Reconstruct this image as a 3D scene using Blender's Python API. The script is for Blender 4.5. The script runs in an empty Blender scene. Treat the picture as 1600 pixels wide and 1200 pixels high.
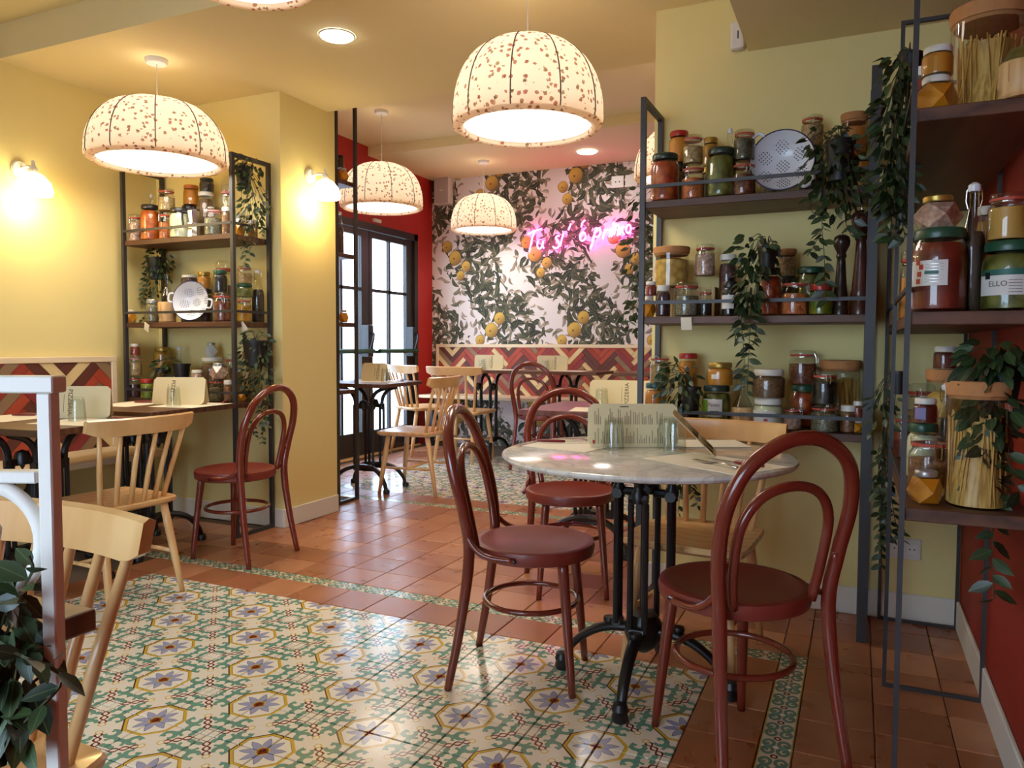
import bpy, bmesh, math, random
from mathutils import Vector, Matrix
random.seed(7)
PI = math.pi
SC = bpy.context.scene
COL = SC.collection

# ------------------------------------------------------------------ camera
F_PX, YAW, PITCH, ROLL, CAM_H = 1183.1, 0.42775, 0.05059, 0.0042, 1.12
cam = bpy.data.objects.new('camera', bpy.data.cameras.new('camera')); COL.objects.link(cam)
cam.data.sensor_width = 36.0; cam.data.lens = F_PX * 36.0 / 1600.0; cam.data.clip_start = 0.02
_f = Vector((-math.sin(YAW)*math.cos(PITCH), math.cos(YAW)*math.cos(PITCH), -math.sin(PITCH)))
_r = Vector((math.cos(YAW), math.sin(YAW), 0)); _u = _r.cross(_f)
_r2 = _r*math.cos(ROLL) + _u*math.sin(ROLL); _u2 = -_r*math.sin(ROLL) + _u*math.cos(ROLL)
cam.matrix_world = Matrix(((_r2.x, _u2.x, -_f.x, 0), (_r2.y, _u2.y, -_f.y, 0), (_r2.z, _u2.z, -_f.z, CAM_H), (0, 0, 0, 1)))
SC.camera = cam
# ------------------------------------------------------------------ world and exposure
EXPOSURE = -0.15
WORLD_STRENGTH = 13.0
W_PENDANT, W_AREA, W_SCONCE, E_DIFF, E_DOWN, E_NEON = 8.0, 9.5, 9.0, 3.0, 60.0, 26.0
wd = bpy.data.worlds.new('world'); SC.world = wd; wd.use_nodes = True
bg = wd.node_tree.nodes['Background']; bg.inputs[0].default_value = (0.66, 0.82, 1.0, 1); bg.inputs[1].default_value = WORLD_STRENGTH
SC.view_settings.view_transform = 'Standard'; SC.view_settings.look = 'None'
SC.view_settings.exposure = EXPOSURE; SC.view_settings.gamma = 1.0; SC.view_settings.use_curve_mapping = False
SC.cycles.max_bounces = 7; SC.cycles.diffuse_bounces = 4; SC.cycles.glossy_bounces = 3
SC.cycles.transmission_bounces = 6; SC.cycles.transparent_max_bounces = 24
SC.cycles.sample_clamp_indirect = 6.0; SC.cycles.caustics_reflective = False; SC.cycles.caustics_refractive = False
SC.cycles.use_adaptive_sampling = True; SC.cycles.adaptive_threshold = 0.04

# ------------------------------------------------------------------ node helper
def lin(c):
    return tuple((x/12.92 if x <= 0.04045 else ((x+0.055)/1.055)**2.4) for x in c)
def rgb(r, g, b): return lin((r/255, g/255, b/255))
class S:
    """a shader socket with arithmetic"""
    def __init__(s, t, sock): s.t = t; s.k = sock
    def m(s, op, *a, clamp=False):
        n = s.t.nodes.new('ShaderNodeMath'); n.operation = op; n.use_clamp = clamp
        s.t.links.new(s.k, n.inputs[0])
        for i, x in enumerate(a):
            if isinstance(x, S): s.t.links.new(x.k, n.inputs[i+1])
            else: n.inputs[i+1].default_value = x
        return S(s.t, n.outputs[0])
    def __add__(s, o): return s.m('ADD', o)
    __radd__ = __add__
    def __sub__(s, o): return s.m('SUBTRACT', o)
    def __rsub__(s, o): return s.m('MULTIPLY', -1.0).m('ADD', o)
    def __mul__(s, o): return s.m('MULTIPLY', o)
    __rmul__ = __mul__
    def __truediv__(s, o): return s.m('DIVIDE', o)
    def __neg__(s): return s.m('MULTIPLY', -1.0)
    def abs(s): return s.m('ABSOLUTE')
    def lt(s, o): return s.m('LESS_THAN', o)
    def gt(s, o): return s.m('GREATER_THAN', o)
    def max(s, o): return s.m('MAXIMUM', o)
    def min(s, o): return s.m('MINIMUM', o)
    def round(s): return s.m('ROUND')
    def floor(s): return s.m('FLOOR')
    def fract(s): return s.m('FRACT')
    def sin(s): return s.m('SINE')
    def cos(s): return s.m('COSINE')
    def sqrt(s): return s.m('SQRT')
    def atan2(s, o): return s.m('ARCTAN2', o)
    def ping(s, o): return s.m('PINGPONG', o)
def hyp(a, b): return (a*a + b*b).sqrt()
class MT:
    """material builder"""
    def __init__(s, name):
        s.mat = bpy.data.materials.new(name); s.mat.use_nodes = True; s.t = s.mat.node_tree
        s.b = s.t.nodes['Principled BSDF']; s.out = s.t.nodes['Material Output']
    def n(s, typ, **kw):
        n = s.t.nodes.new(typ)
        for k, v in kw.items(): setattr(n, k, v)
        return n
    def link(s, a, b): s.t.links.new(a.k if isinstance(a, S) else a, b)
    def coord(s, kind='Object', scale=None):
        n = s.n('ShaderNodeTexCoord'); o = n.outputs[kind]
        if scale is not None:
            v = s.n('ShaderNodeMapping'); s.link(o, v.inputs[0]); v.inputs['Scale'].default_value = scale; o = v.outputs[0]
        return o
    def pos(s):
        g = s.n('ShaderNodeNewGeometry'); x = s.n('ShaderNodeSeparateXYZ'); s.link(g.outputs['Position'], x.inputs[0])
        return [S(s.t, x.outputs[i]) for i in range(3)]
    def sep(s, sock):
        x = s.n('ShaderNodeSeparateXYZ'); s.link(sock, x.inputs[0]); return [S(s.t, x.outputs[i]) for i in range(3)]
    def comb(s, *a):
        x = s.n('ShaderNodeCombineXYZ')
        for i, v in enumerate(a):
            if isinstance(v, S): s.link(v, x.inputs[i])
            else: x.inputs[i].default_value = v
        return x.outputs[0]
    def noise(s, co, scale, detail=3.0, rough=0.5):
        n = s.n('ShaderNodeTexNoise'); s.link(co, n.inputs['Vector']); n.inputs['Scale'].default_value = scale
        n.inputs['Detail'].default_value = detail; n.inputs['Roughness'].default_value = rough
        return S(s.t, n.outputs['Fac'])
    def voro(s, co, scale, feature='F1', dim='3D', rnd=1.0):
        n = s.n('ShaderNodeTexVoronoi'); n.voronoi_dimensions = dim; n.feature = feature
        s.link(co, n.inputs['Vector']); n.inputs['Scale'].default_value = scale; n.inputs['Randomness'].default_value = rnd
        return n
    def ramp(s, fac, stops):
        n = s.n('ShaderNodeValToRGB'); s.link(fac, n.inputs[0]); e = n.color_ramp.elements
        e[0].position = stops[0][0]; e[0].color = (*stops[0][1], 1)
        e[1].position = stops[-1][0]; e[1].color = (*stops[-1][1], 1)
        for p, c in stops[1:-1]:
            q = e.new(p); q.color = (*c, 1)
        return n.outputs[0]
    def mix(s, fac, a, b):
        n = s.n('ShaderNodeMix'); n.data_type = 'RGBA'
        if isinstance(fac, S): s.link(fac, n.inputs[0])
        else: n.inputs[0].default_value = fac
        for v, i in ((a, 6), (b, 7)):
            if isinstance(v, tuple): n.inputs[i].default_value = (*v[:3], 1)
            else: s.link(v, n.inputs[i])
        return n.outputs[2]
    def bump(s, h, strength=0.2, dist=0.005):
        n = s.n('ShaderNodeBump'); n.inputs['Strength'].default_value = strength; n.inputs['Distance'].default_value = dist
        s.link(h, n.inputs['Height']); s.link(n.outputs[0], s.b.inputs['Normal'])
    def set(s, color=None, rough=None, metal=None, spec=None, coat=None, trans=None, ior=None):
        b = s.b.inputs
        if color is not None:
            if isinstance(color, tuple): b['Base Color'].default_value = (*color[:3], 1)
            else: s.link(color, b['Base Color'])
        if rough is not None:
            if isinstance(rough, S): s.link(rough, b['Roughness'])
            else: b['Roughness'].default_value = rough
        if metal is not None: b['Metallic'].default_value = metal
        if spec is not None: b['Specular IOR Level'].default_value = spec
        if coat is not None: b['Coat Weight'].default_value = coat; b['Coat Roughness'].default_value = 0.12
        if trans is not None: b['Transmission Weight'].default_value = trans
        if ior is not None: b['IOR'].default_value = ior
        return s.mat
def paint(name, col, rough=0.6, var=0.06, scale=6.0, bump=0.0, metal=0.0, coat=None, spec=None, bscale=60.0):
    """plain coat of colour with a faint uneven tone"""
    m = MT(name); co = m.coord('Object')
    nz = m.noise(co, scale, 4.0)
    d = tuple(max(0, c*(1-var*2)) for c in col); l = tuple(min(1, c*(1+var)) for c in col)
    m.set(m.mix(nz, d, l), rough, metal, spec, coat)
    if bump: m.bump(m.noise(co, bscale, 3.0), bump, 0.002)
    return m.mat
def emit(name, col, strength):
    m = MT(name); m.set((0.02, 0.02, 0.02), 0.5)
    m.b.inputs['Emission Color'].default_value = (*col, 1); m.b.inputs['Emission Strength'].default_value = strength
    return m.mat
def wood(name, c1, c2, rough=0.4, scale=9.0, axis=0, coat=None, stretch=0.12):
    m = MT(name); sc = [scale]*3; sc[axis] = scale*stretch
    co = m.coord('Object', tuple(sc))
    n1 = m.noise(co, 2.2, 6.0, 0.62)
    w = m.n('ShaderNodeTexWave'); w.wave_type = 'BANDS'; w.bands_direction = 'XYZ'[(axis+1) % 3]
    m.link(co, w.inputs[0]); w.inputs['Scale'].default_value = 0.7; w.inputs['Distortion'].default_value = 7.0; w.inputs['Detail'].default_value = 3.0
    f = (n1*0.65 + S(m.t, w.outputs[1])*0.35)
    m.set(m.ramp(f, [(0.25, c1), (0.75, c2)]), rough, coat=coat)
    m.bump(f, 0.06, 0.002)
    return m.mat

# ------------------------------------------------------------------ mesh helpers
def obj(name, me, mat=None, parent=None, loc=None, rot=None, smooth=False):
    if isinstance(me, bmesh.types.BMesh):
        bm = me; me = bpy.data.meshes.new(name); bm.to_mesh(me); bm.free()
    o = bpy.data.objects.new(name, me); COL.objects.link(o)
    if mat is not None and not me.materials: me.materials.append(mat)
    if smooth:
        me.polygons.foreach_set('use_smooth', [True]*len(me.polygons))
        if smooth != 'all':
            try: me.set_sharp_from_angle(angle=math.radians(42))
            except Exception: pass
    if parent is not None: o.parent = parent
    if loc is not None: o.location = loc
    if rot is not None: o.rotation_euler = rot
    return o
def thing(name, label, cat, loc=(0, 0, 0), rotz=0.0, group=None, scale=None, rot=None):
    o = bpy.data.objects.new(name, None); COL.objects.link(o); o.empty_display_size = 0.05
    o.location = loc; o.rotation_euler = rot if rot else (0, 0, rotz)
    if scale: o.scale = (scale,)*3 if not isinstance(scale, tuple) else scale
    return tag(o, label, cat, group)
def tag(o, label, cat, group=None):
    o['label'] = label; o['category'] = cat
    if group: o['group'] = group
    return o
def struct(name, me, mat, parent=None, **k):
    o = obj(name, me, mat, parent, **k)
    if parent is None: o['kind'] = 'structure'
    return o
def dup(root, loc, rotz, label, group=None, scale=None):
    def cp(o, par):
        c = o.copy(); COL.objects.link(c); c.parent = par
        for ch in o.children: cp(ch, c)
        return c
    r = cp(root, None); r.location = loc; r.rotation_euler = (0, 0, rotz); r['label'] = label
    if group: r['group'] = group
    if scale: r.scale = (scale,)*3
    return r
def newbm(): return bmesh.new()
def box(bm, x0, x1, y0, y1, z0, z1, mi=0):
    v = [bm.verts.new(p) for p in ((x0, y0, z0), (x1, y0, z0), (x1, y1, z0), (x0, y1, z0), (x0, y0, z1), (x1, y0, z1), (x1, y1, z1), (x0, y1, z1))]
    for q in ((3, 2, 1, 0), (4, 5, 6, 7), (0, 1, 5, 4), (1, 2, 6, 5), (2, 3, 7, 6), (3, 0, 4, 7)):
        f = bm.faces.new([v[i] for i in q]); f.material_index = mi
    return bm
def bxm(x0, x1, y0, y1, z0, z1, bev=0.0, seg=2):
    bm = box(newbm(), x0, x1, y0, y1, z0, z1)
    if bev: bmesh.ops.bevel(bm, geom=list(bm.edges), offset=bev, segments=seg, affect='EDGES', profile=0.5)
    return bm
def lathe(prof, seg=24, bm=None, off=(0, 0, 0), flute=0.0, nfl=0):
    bm = bm or newbm(); rings = []
    for r, z in prof:
        if r <= 1e-6: rings.append([bm.verts.new((off[0], off[1], off[2]+z))])
        else:
            ring = []
            for i in range(seg):
                a = 2*PI*i/seg; rr = r*(1 + (flute*math.cos(nfl*a) if nfl else 0))
                ring.append(bm.verts.new((off[0]+rr*math.cos(a), off[1]+rr*math.sin(a), off[2]+z)))
            rings.append(ring)
    for a, b in zip(rings, rings[1:]):
        if len(a) == 1 and len(b) == 1: continue
        for i in range(seg):
            j = (i+1) % seg
            if len(a) == 1: bm.faces.new((a[0], b[j], b[i]))
            elif len(b) == 1: bm.faces.new((a[i], a[j], b[0]))
            else: bm.faces.new((a[i], a[j], b[j], b[i]))
    return bm
def smooth_path(pts, n=6, closed=False):
    """Catmull-Rom through pts (any dimension)"""
    P = [tuple(p) for p in pts]; out = []
    m = len(P)
    rng = range(m if closed else m-1)
    for i in rng:
        p1 = P[i]; p2 = P[(i+1) % m]
        p0 = P[(i-1) % m] if closed or i > 0 else tuple(2*a-b for a, b in zip(p1, p2))
        p3 = P[(i+2) % m] if closed or i+2 < m else tuple(2*b-a for a, b in zip(p1, p2))
        for k in range(n):
            t = k/n
            out.append(tuple(0.5*(2*b + (c-a)*t + (2*a-5*b+4*c-d)*t*t + (3*b-a-3*c+d)*t**3) for a, b, c, d in zip(p0, p1, p2, p3)))
    if not closed: out.append(P[-1])
    return out
def tube(pts, rad, seg=10, closed=False, bm=None, flat=1.0, cap=True):
    """round bar along pts; rad a number or one per point; flat squeezes the second axis"""
    bm = bm or newbm(); P = [Vector(p[:3]) for p in pts]; n = len(P)
    if not isinstance(rad, (list, tuple)): rad = [rad]*n
    tg = []
    for i in range(n):
        a = P[(i-1) % n] if closed or i > 0 else P[i]; b = P[(i+1) % n] if closed or i < n-1 else P[i]
        t = (b-a); tg.append(t.normalized() if t.length > 1e-9 else Vector((0, 0, 1)))
    up = Vector((0, 0, 1)) if abs(tg[0].z) < 0.9 else Vector((1, 0, 0))
    nrm = tg[0].cross(up).normalized(); rings = []
    for i in range(n):
        if i > 0:
            ax = tg[i-1].cross(tg[i])
            if ax.length > 1e-7: nrm = Matrix.Rotation(tg[i-1].angle(tg[i]), 3, ax.normalized()) @ nrm
        nrm = (nrm - tg[i]*nrm.dot(tg[i])).normalized(); bi = tg[i].cross(nrm)
        rings.append([bm.verts.new(P[i] + (nrm*math.cos(2*PI*k/seg) + bi*math.sin(2*PI*k/seg)*flat)*rad[i]) for k in range(seg)])
    for i in range(n if closed else n-1):
        a = rings[i]; b = rings[(i+1) % n]
        for k in range(seg): bm.faces.new((a[k], a[(k+1) % seg], b[(k+1) % seg], b[k]))
    if cap and not closed:
        bm.faces.new(list(reversed(rings[0]))); bm.faces.new(rings[-1])
    bmesh.ops.recalc_face_normals(bm, faces=bm.faces)
    return bm
def prism(poly, y0, y1, plane='xz', bm=None):
    """extrude a polygon; plane gives the polygon's axes"""
    bm = bm or newbm()
    def P(a, b, h): return {'xz': (a, h, b), 'xy': (a, b, h), 'yz': (h, a, b)}[plane]
    lo = [bm.verts.new(P(a, b, y0)) for a, b in poly]; hi = [bm.verts.new(P(a, b, y1)) for a, b in poly]
    bm.faces.new(lo); bm.faces.new(list(reversed(hi))); n = len(poly)
    for i in range(n): bm.faces.new((lo[i], hi[i], hi[(i+1) % n], lo[(i+1) % n]))
    bmesh.ops.recalc_face_normals(bm, faces=bm.faces)
    return bm
def text_mesh(txt, size, name='lettering'):
    c = bpy.data.curves.new(name, 'FONT'); c.body = txt; c.size = size; c.extrude = 0.0002; c.resolution_u = 2
    c.align_x = 'CENTER'; c.align_y = 'CENTER'
    o = bpy.data.objects.new(name, c); COL.objects.link(o)
    dg = bpy.context.evaluated_depsgraph_get(); me = bpy.data.meshes.new_from_object(o.evaluated_get(dg))
    bpy.data.objects.remove(o); bpy.data.curves.remove(c)
    return me
# ------------------------------------------------------------------ materials
YEL = rgb(234, 216, 148)
m_yellow = paint('yellow_wall_paint', YEL, 0.75, 0.03, 1.5, 0.05)
m_ceil = paint('cream_ceiling_paint', rgb(233, 215, 164), 0.85, 0.02, 1.2, 0.04)
m_redr = paint('shaded_red_wall_paint', rgb(152, 38, 18), 0.65, 0.08, 2.0, 0.05)  # right wall's red: hue more orange, tone darkened to stand for weak light
m_red = paint('red_wall_paint', rgb(176, 32, 26), 0.6, 0.06, 2.0, 0.05)
m_white = paint('white_trim_paint', rgb(228, 224, 214), 0.45, 0.03)
m_black = paint('black_iron', rgb(24, 24, 27), 0.38, 0.05, 30.0, 0.08)
m_steel = paint('dark_shelf_steel', rgb(52, 50, 52), 0.45, 0.08, 14.0, 0.05)
m_door = paint('dark_door_paint', rgb(40, 34, 33), 0.4, 0.05)
m_shelf = wood('dark_shelf_board', rgb(66, 38, 24), rgb(104, 64, 42), 0.5, 10.0, 0)
m_shelfy = wood('dark_shelf_board_deep', rgb(66, 38, 24), rgb(104, 64, 42), 0.5, 10.0, 1)
m_table = wood('walnut_tabletop', rgb(74, 44, 28), rgb(112, 72, 48), 0.42, 9.0, 0)
m_mauve = wood('mauve_tabletop', rgb(104, 62, 58), rgb(128, 80, 74), 0.35, 9.0, 0)
m_beech = wood('beech_wood', rgb(212, 162, 104), rgb(232, 188, 130), 0.32, 7.0, 2, coat=0.3)
m_seatw = wood('pale_bench_board', rgb(222, 196, 158), rgb(236, 214, 180), 0.45, 8.0, 0)
m_thonet = paint('oxblood_lacquer', rgb(120, 44, 30), 0.24, 0.10, 10.0, 0.03, coat=0.5)
m_thseat = paint('oxblood_seat', rgb(126, 48, 36), 0.42, 0.06, 14.0, 0.02, coat=0.1)
m_grout = paint('grout', rgb(104, 86, 72), 0.9, 0.1, 40.0)
m_paper = paint('menu_card', rgb(228, 212, 168), 0.7, 0.02)
m_paperw = paint('paper_mat', rgb(238, 230, 210), 0.75, 0.02)
m_ink = paint('brown_ink', rgb(84, 58, 36), 0.8, 0.02)
m_redcut = paint('red_cutlery_handle', rgb(122, 30, 32), 0.3, 0.05)
m_metal = paint('cutlery_steel', rgb(200, 198, 192), 0.2, 0.03, metal=1.0)
m_chrome = paint('wire_steel', rgb(190, 188, 184), 0.25, 0.03, metal=1.0)
m_enamel = paint('white_enamel', rgb(226, 226, 232), 0.2, 0.02)
m_bluerim = paint('blue_enamel_rim', rgb(36, 42, 92), 0.25, 0.05)
m_plastic = paint('white_plastic', rgb(222, 216, 208), 0.4, 0.02)
m_hole = paint('dark_hole', rgb(60, 58, 66), 0.6, 0.02)

def m_terracotta():
    m = MT('terracotta_glaze'); oi = m.n('ShaderNodeObjectInfo'); r = S(m.t, oi.outputs['Random'])
    x, y, z = m.pos(); co = m.comb(x, y, r*37.0)
    n = m.noise(co, 9.0, 2.0, 0.5); n2 = m.noise(co, 2.5, 2.0)
    f = n*0.28 + r*0.40 + n2*0.3 + 0.02
    c = m.ramp(f, [(0.25, rgb(142, 84, 54)), (0.5, rgb(172, 108, 72)), (0.8, rgb(200, 142, 102))])
    m.set(c, (n*0.22 + 0.2), spec=0.5)
    m.bump(m.noise(co, 14.0, 1.0), 0.03, 0.002)
    return m.mat
m_terra = m_terracotta()

TS = 0.2065; TX0 = -1.053; TY0 = 2.394
def m_mosaic():
    m = MT('hydraulic_tile_print'); X, Y, Z = m.pos()
    u = (X - TX0)/TS; v = (Y - TY0)/TS
    s = (u+v)*0.5; d = (u-v)*0.5
    ls = s - s.round(); ld = d - d.round()
    lu = ls+ld; lv = ls-ld
    au = lu.abs(); av = lv.abs()
    cream = rgb(240, 234, 218); green = rgb(92, 144, 124); dgreen = rgb(58, 98, 84); yellow = rgb(214, 178, 62)
    lav = rgb(150, 154, 186); red = rgb(112, 34, 34); brown = rgb(150, 78, 34); navy = rgb(70, 40, 40)
    nz = m.noise(m.comb(X, Y, 0.0), 90.0, 2.0)
    col = m.mix(nz, cream, rgb(232, 224, 206))
    # edge coordinates: along the cell edge e2 (0 at tile centre, .707 at knot), g away from it
    e2 = ((au-av).abs())*0.7071; g = (1.0 - au - av)*0.7071
    w = ((e2*31.0 + g*17.0).sin())*0.005
    def disc(cx, cy, r): return (hyp(e2-cx, g-cy) + w).lt(r)
    def ringm(cx, cy, r, t): return ((hyp(e2-cx, g-cy)-r).abs() + w).lt(t)
    # acanthus scrolls
    cut1 = 1.0 - (e2.lt(0.19)*g.lt(0.18)); cut2 = 1.0 - (g.lt(0.13)*e2.lt(0.46))
    sc1 = ringm(0.205, 0.170, 0.086, 0.027)*cut1
    sc2 = ringm(0.440, 0.165, 0.096, 0.030)*cut2
    cu1 = disc(0.150, 0.185, 0.030); cu2 = disc(0.375, 0.115, 0.030); lf = disc(0.320, 0.235, 0.026)
    so1 = ringm(0.212, 0.176, 0.090, 0.033)*cut1
    so2 = ringm(0.446, 0.171, 0.100, 0.036)*cut2
    leaf = sc1.max(sc2).max(cu1).max(cu2).max(lf)
    col = m.mix(so1.max(so2)*0.8, col, dgreen)
    col = m.mix(leaf, col, m.mix(nz, green, rgb(116, 166, 146)))
    # red chain along the cell edge
    wav = ((e2*24.0).sin()).abs()*0.045
    chain = ((g-wav).abs()).lt(0.016)*e2.gt(0.16)*e2.lt(0.60)
    col = m.mix(chain, col, red)
    bud = disc(0.115, 0.0, 0.052); col = m.mix(bud, col, yellow); col = m.mix(disc(0.115, 0.0, 0.034), col, cream)
    # knot square
    kx = 1.0 - au.max(av); ky = au.min(av)
    sq = (kx.max(ky)).lt(0.13)
    col = m.mix(sq, col, rgb(238, 232, 214)); sql = ((kx.max(ky))-0.13).abs().lt(0.008); col = m.mix(sql*0.6, col, navy)
    # octagon
    oc = au.max(av).max((au+av)*0.7071)
    th = lu.atan2(lv); rr = hyp(lu, lv)
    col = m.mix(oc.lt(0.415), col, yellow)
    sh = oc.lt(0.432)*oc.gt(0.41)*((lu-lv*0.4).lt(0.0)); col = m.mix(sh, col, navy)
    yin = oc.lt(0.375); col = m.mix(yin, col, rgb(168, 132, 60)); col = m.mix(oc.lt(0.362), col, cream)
    star = (th*(8/(2*PI)) + 0.5).fract(); star = ((star-0.5).abs())*2.0
    col = m.mix(rr.lt(0.150 + star*0.175), col, rgb(96, 100, 140)); col = m.mix(rr.lt(0.138 + star*0.172), col, m.mix(nz, lav, rgb(168, 170, 198)))
    col = m.mix(rr.lt(0.098), col, yellow); col = m.mix(rr.lt(0.078), col, brown)
    col = m.mix((rr-0.04).abs().lt(0.012), col, red)
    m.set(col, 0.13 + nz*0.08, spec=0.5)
    return m.mat
m_mos = m_mosaic()
def m_border():
    m = MT('border_tile_print'); tc = m.coord('Object'); x, y, z = m.sep(tc)
    a = (x/(TS)*2.0).fract() - 0.5; b = y/0.092
    cream = rgb(226, 216, 186); green = rgb(104, 140, 118)
    aa = a.abs(); ba = b.abs()
    r1 = ((hyp((aa-0.30)*0.9, ba-0.22)) - 0.15).abs().lt(0.055)
    dots = (hyp(a*1.1, b) - 0.085).abs().lt(0.03)
    col = m.mix(r1, cream, green); col = m.mix(hyp(aa-0.33, ba-0.25).lt(0.06), col, green)
    col = m.mix(dots, col, rgb(96, 40, 36)); col = m.mix(ba.gt(0.43), col, rgb(196, 170, 84))
    m.set(col, 0.2); return m.mat
m_bor = m_border()

def m_wallpaper():
    m = MT('botanical_wallpaper'); X, Y, Z = m.pos()
    col = m.mix(m.noise(m.comb(X, 0.0, Z), 3.0), rgb(222, 210, 208), rgb(236, 226, 224))
    PX, PZ = 0.98, 1.62
    cell = m.comb(X, Z, 0.0)
    def fold(ox, oz):
        return ((X+ox)/PX).fract()*PX, ((Z+oz)/PZ).fract()*PZ
    # density of foliage: low frequency clumps that repeat with the paper
    fx, fz = fold(0.0, 0.0)
    d1 = ((X*(2*PI/PX) + ((Z*(2*PI/PZ)).sin())*1.6).sin())
    dens = d1*0.5 + 0.5 + (m.noise(cell, 2.6, 2.0) - 0.5)*0.9
    def leaves(scale, ln, wd, shift, c1, c2, thr):
        nonlocal col
        vv = m.comb(X+shift, Z+shift*1.7, 0.0)
        vo = m.voro(vv, scale, 'F1', '2D')
        px, pz, _ = m.sep(vo.outputs['Position']); r, g, b = m.sep(vo.outputs['Color'])
        dx = (X+shift) - px; dz = (Z+shift*1.7) - pz
        ang = r*6.28
        ca = ang.cos(); sa = ang.sin()
        lx = dx*ca + dz*sa; lz = dz*ca - dx*sa
        L = ln*(0.7 + 0.3)/1.0
        t = (lx/L).abs(); half = (1.0 - t*t)*wd
        lz2 = lz + (lx*lx)*(1.2/L)*0.35
        inside = (lz2.abs()).lt(half)*t.lt(1.0)*(dens + (g-0.5)*0.5).gt(thr)
        vein = (lz2.abs()).lt(wd*0.08)
        cc = m.mix(b, c1, c2)
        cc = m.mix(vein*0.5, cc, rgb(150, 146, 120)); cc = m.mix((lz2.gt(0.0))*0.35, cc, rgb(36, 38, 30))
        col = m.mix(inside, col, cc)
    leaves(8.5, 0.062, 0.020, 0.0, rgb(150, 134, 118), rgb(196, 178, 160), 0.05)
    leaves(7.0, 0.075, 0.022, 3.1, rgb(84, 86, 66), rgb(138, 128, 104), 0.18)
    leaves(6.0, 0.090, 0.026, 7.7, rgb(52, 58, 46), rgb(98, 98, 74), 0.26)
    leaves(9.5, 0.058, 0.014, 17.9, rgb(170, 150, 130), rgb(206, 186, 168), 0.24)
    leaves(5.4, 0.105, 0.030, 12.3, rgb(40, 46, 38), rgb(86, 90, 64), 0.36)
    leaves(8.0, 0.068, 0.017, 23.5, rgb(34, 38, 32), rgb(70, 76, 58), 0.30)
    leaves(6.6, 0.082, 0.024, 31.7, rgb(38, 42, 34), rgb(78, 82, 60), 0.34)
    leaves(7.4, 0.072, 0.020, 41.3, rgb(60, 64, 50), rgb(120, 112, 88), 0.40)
    # fruit clusters, in repeat
    A = [(0.30, 1.42, 0.064), (0.20, 1.29, 0.076), (0.06, 1.18, 0.055), (0.11, 1.05, 0.056), (0.62, 0.62, 0.062), (0.72, 0.49, 0.076), (0.86, 0.39, 0.055), (0.79, 0.29, 0.050)]
    for i, (ax, az, ra) in enumerate(A):
        ux, uz = fold(0.5*PX - ax, 0.5*PZ - az)
        ux = ux - 0.5*PX; uz = uz - 0.5*PZ
        q = hyp(ux, uz*0.94); th = q/ra
        base = m.mix(m.noise(cell, 60.0), rgb(206, 162, 66), rgb(222, 186, 92))
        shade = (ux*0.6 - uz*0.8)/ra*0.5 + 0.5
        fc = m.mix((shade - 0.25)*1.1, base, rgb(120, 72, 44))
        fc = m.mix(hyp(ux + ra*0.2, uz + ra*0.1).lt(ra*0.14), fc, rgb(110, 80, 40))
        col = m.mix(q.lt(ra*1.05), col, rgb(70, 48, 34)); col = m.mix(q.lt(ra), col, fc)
    m.set(col, 0.75); return m.mat
m_paperwall = m_wallpaper()

# ------------------------------------------------------------------ floor
TILES = {}
def tile_mesh(w, d, kind):
    k = (kind, round(w, 4), round(d, 4))
    if k not in TILES:
        g = 0.0018; b = 0.0020; bm = newbm(); hw, hd = w/2-g, d/2-g
        lo = [bm.verts.new(p) for p in ((-hw, -hd, -0.010), (hw, -hd, -0.010), (hw, hd, -0.010), (-hw, hd, -0.010))]
        mi = [bm.verts.new((p.co.x, p.co.y, -b)) for p in lo]
        to = [bm.verts.new((p.co.x*(1-b/hw), p.co.y*(1-b/hd), 0)) for p in lo]
        for i in range(4):
            j = (i+1) % 4
            bm.faces.new((lo[i], lo[j], mi[j], mi[i])); bm.faces.new((mi[i], mi[j], to[j], to[i]))
        bm.faces.new(to)
        me = bpy.data.meshes.new(kind); bm.to_mesh(me); bm.free()
        me.materials.append({'terracotta_tile': m_terra, 'patterned_tile': m_mos, 'border_tile': m_bor}[kind]); TILES[k] = me
    return TILES[k]
floor = struct('floor', box(newbm(), -5.0, 1.0, -2.0, 8.0, -0.08, -0.006), m_grout)
def tile(kind, x0, x1, y0, y1, turn=False):
    w, d = (y1-y0, x1-x0) if turn else (x1-x0, y1-y0)
    o = bpy.data.objects.new(kind, tile_mesh(w, d, kind)); COL.objects.link(o); o.parent = floor
    o.location = ((x0+x1)/2, (y0+y1)/2, random.uniform(-0.0005, 0.0))
    if turn: o.rotation_euler = (0, 0, PI/2)
GX = lambda k: TX0 + k*TS
YN = TY0 + TS                      # far edge of the near patterned carpet
YS = YN + TS; YT = YS + 0.081      # border strip
def yrow(j): return YT + j*TS
YF = yrow(8); YG = YF + 0.081; YH = YG + TS   # far border, one row, far carpet
for i in range(-10, 3):
    for j in range(8): tile('patterned_tile', GX(i), GX(i+1), YN-(j+1)*TS, YN-j*TS)
cols = [(GX(k), GX(k+1)) for k in range(-15, 4)] + [(-0.135, -0.135+TS), (-0.135+TS, -0.135+2*TS), (-0.135+2*TS, 0.395)]
rightc = cols[-3:]
for i in range(-11, 4): tile('terracotta_tile', GX(i), GX(i+1), YN, YS)
for j in range(8):
    y0 = YN-(j+1)*TS; y1 = YN-j*TS
    tile('terracotta_tile', GX(3), GX(4), y0, y1); tile('terracotta_tile', GX(-11), GX(-10), y0, y1)
    tile('border_tile', GX(4), -0.135, y0, y1, True)
    for c in rightc: tile('terracotta_tile', c[0], c[1], y0, y1)
for c in rightc: tile('terracotta_tile', c[0], c[1], YN, YS); tile('terracotta_tile', c[0], c[1], YS, YT)
tile('border_tile', GX(4), -0.135, YN, YS, True)
for i in range(-14, 4): tile('border_tile', GX(i), GX(i+1), YS, YT)
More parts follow.
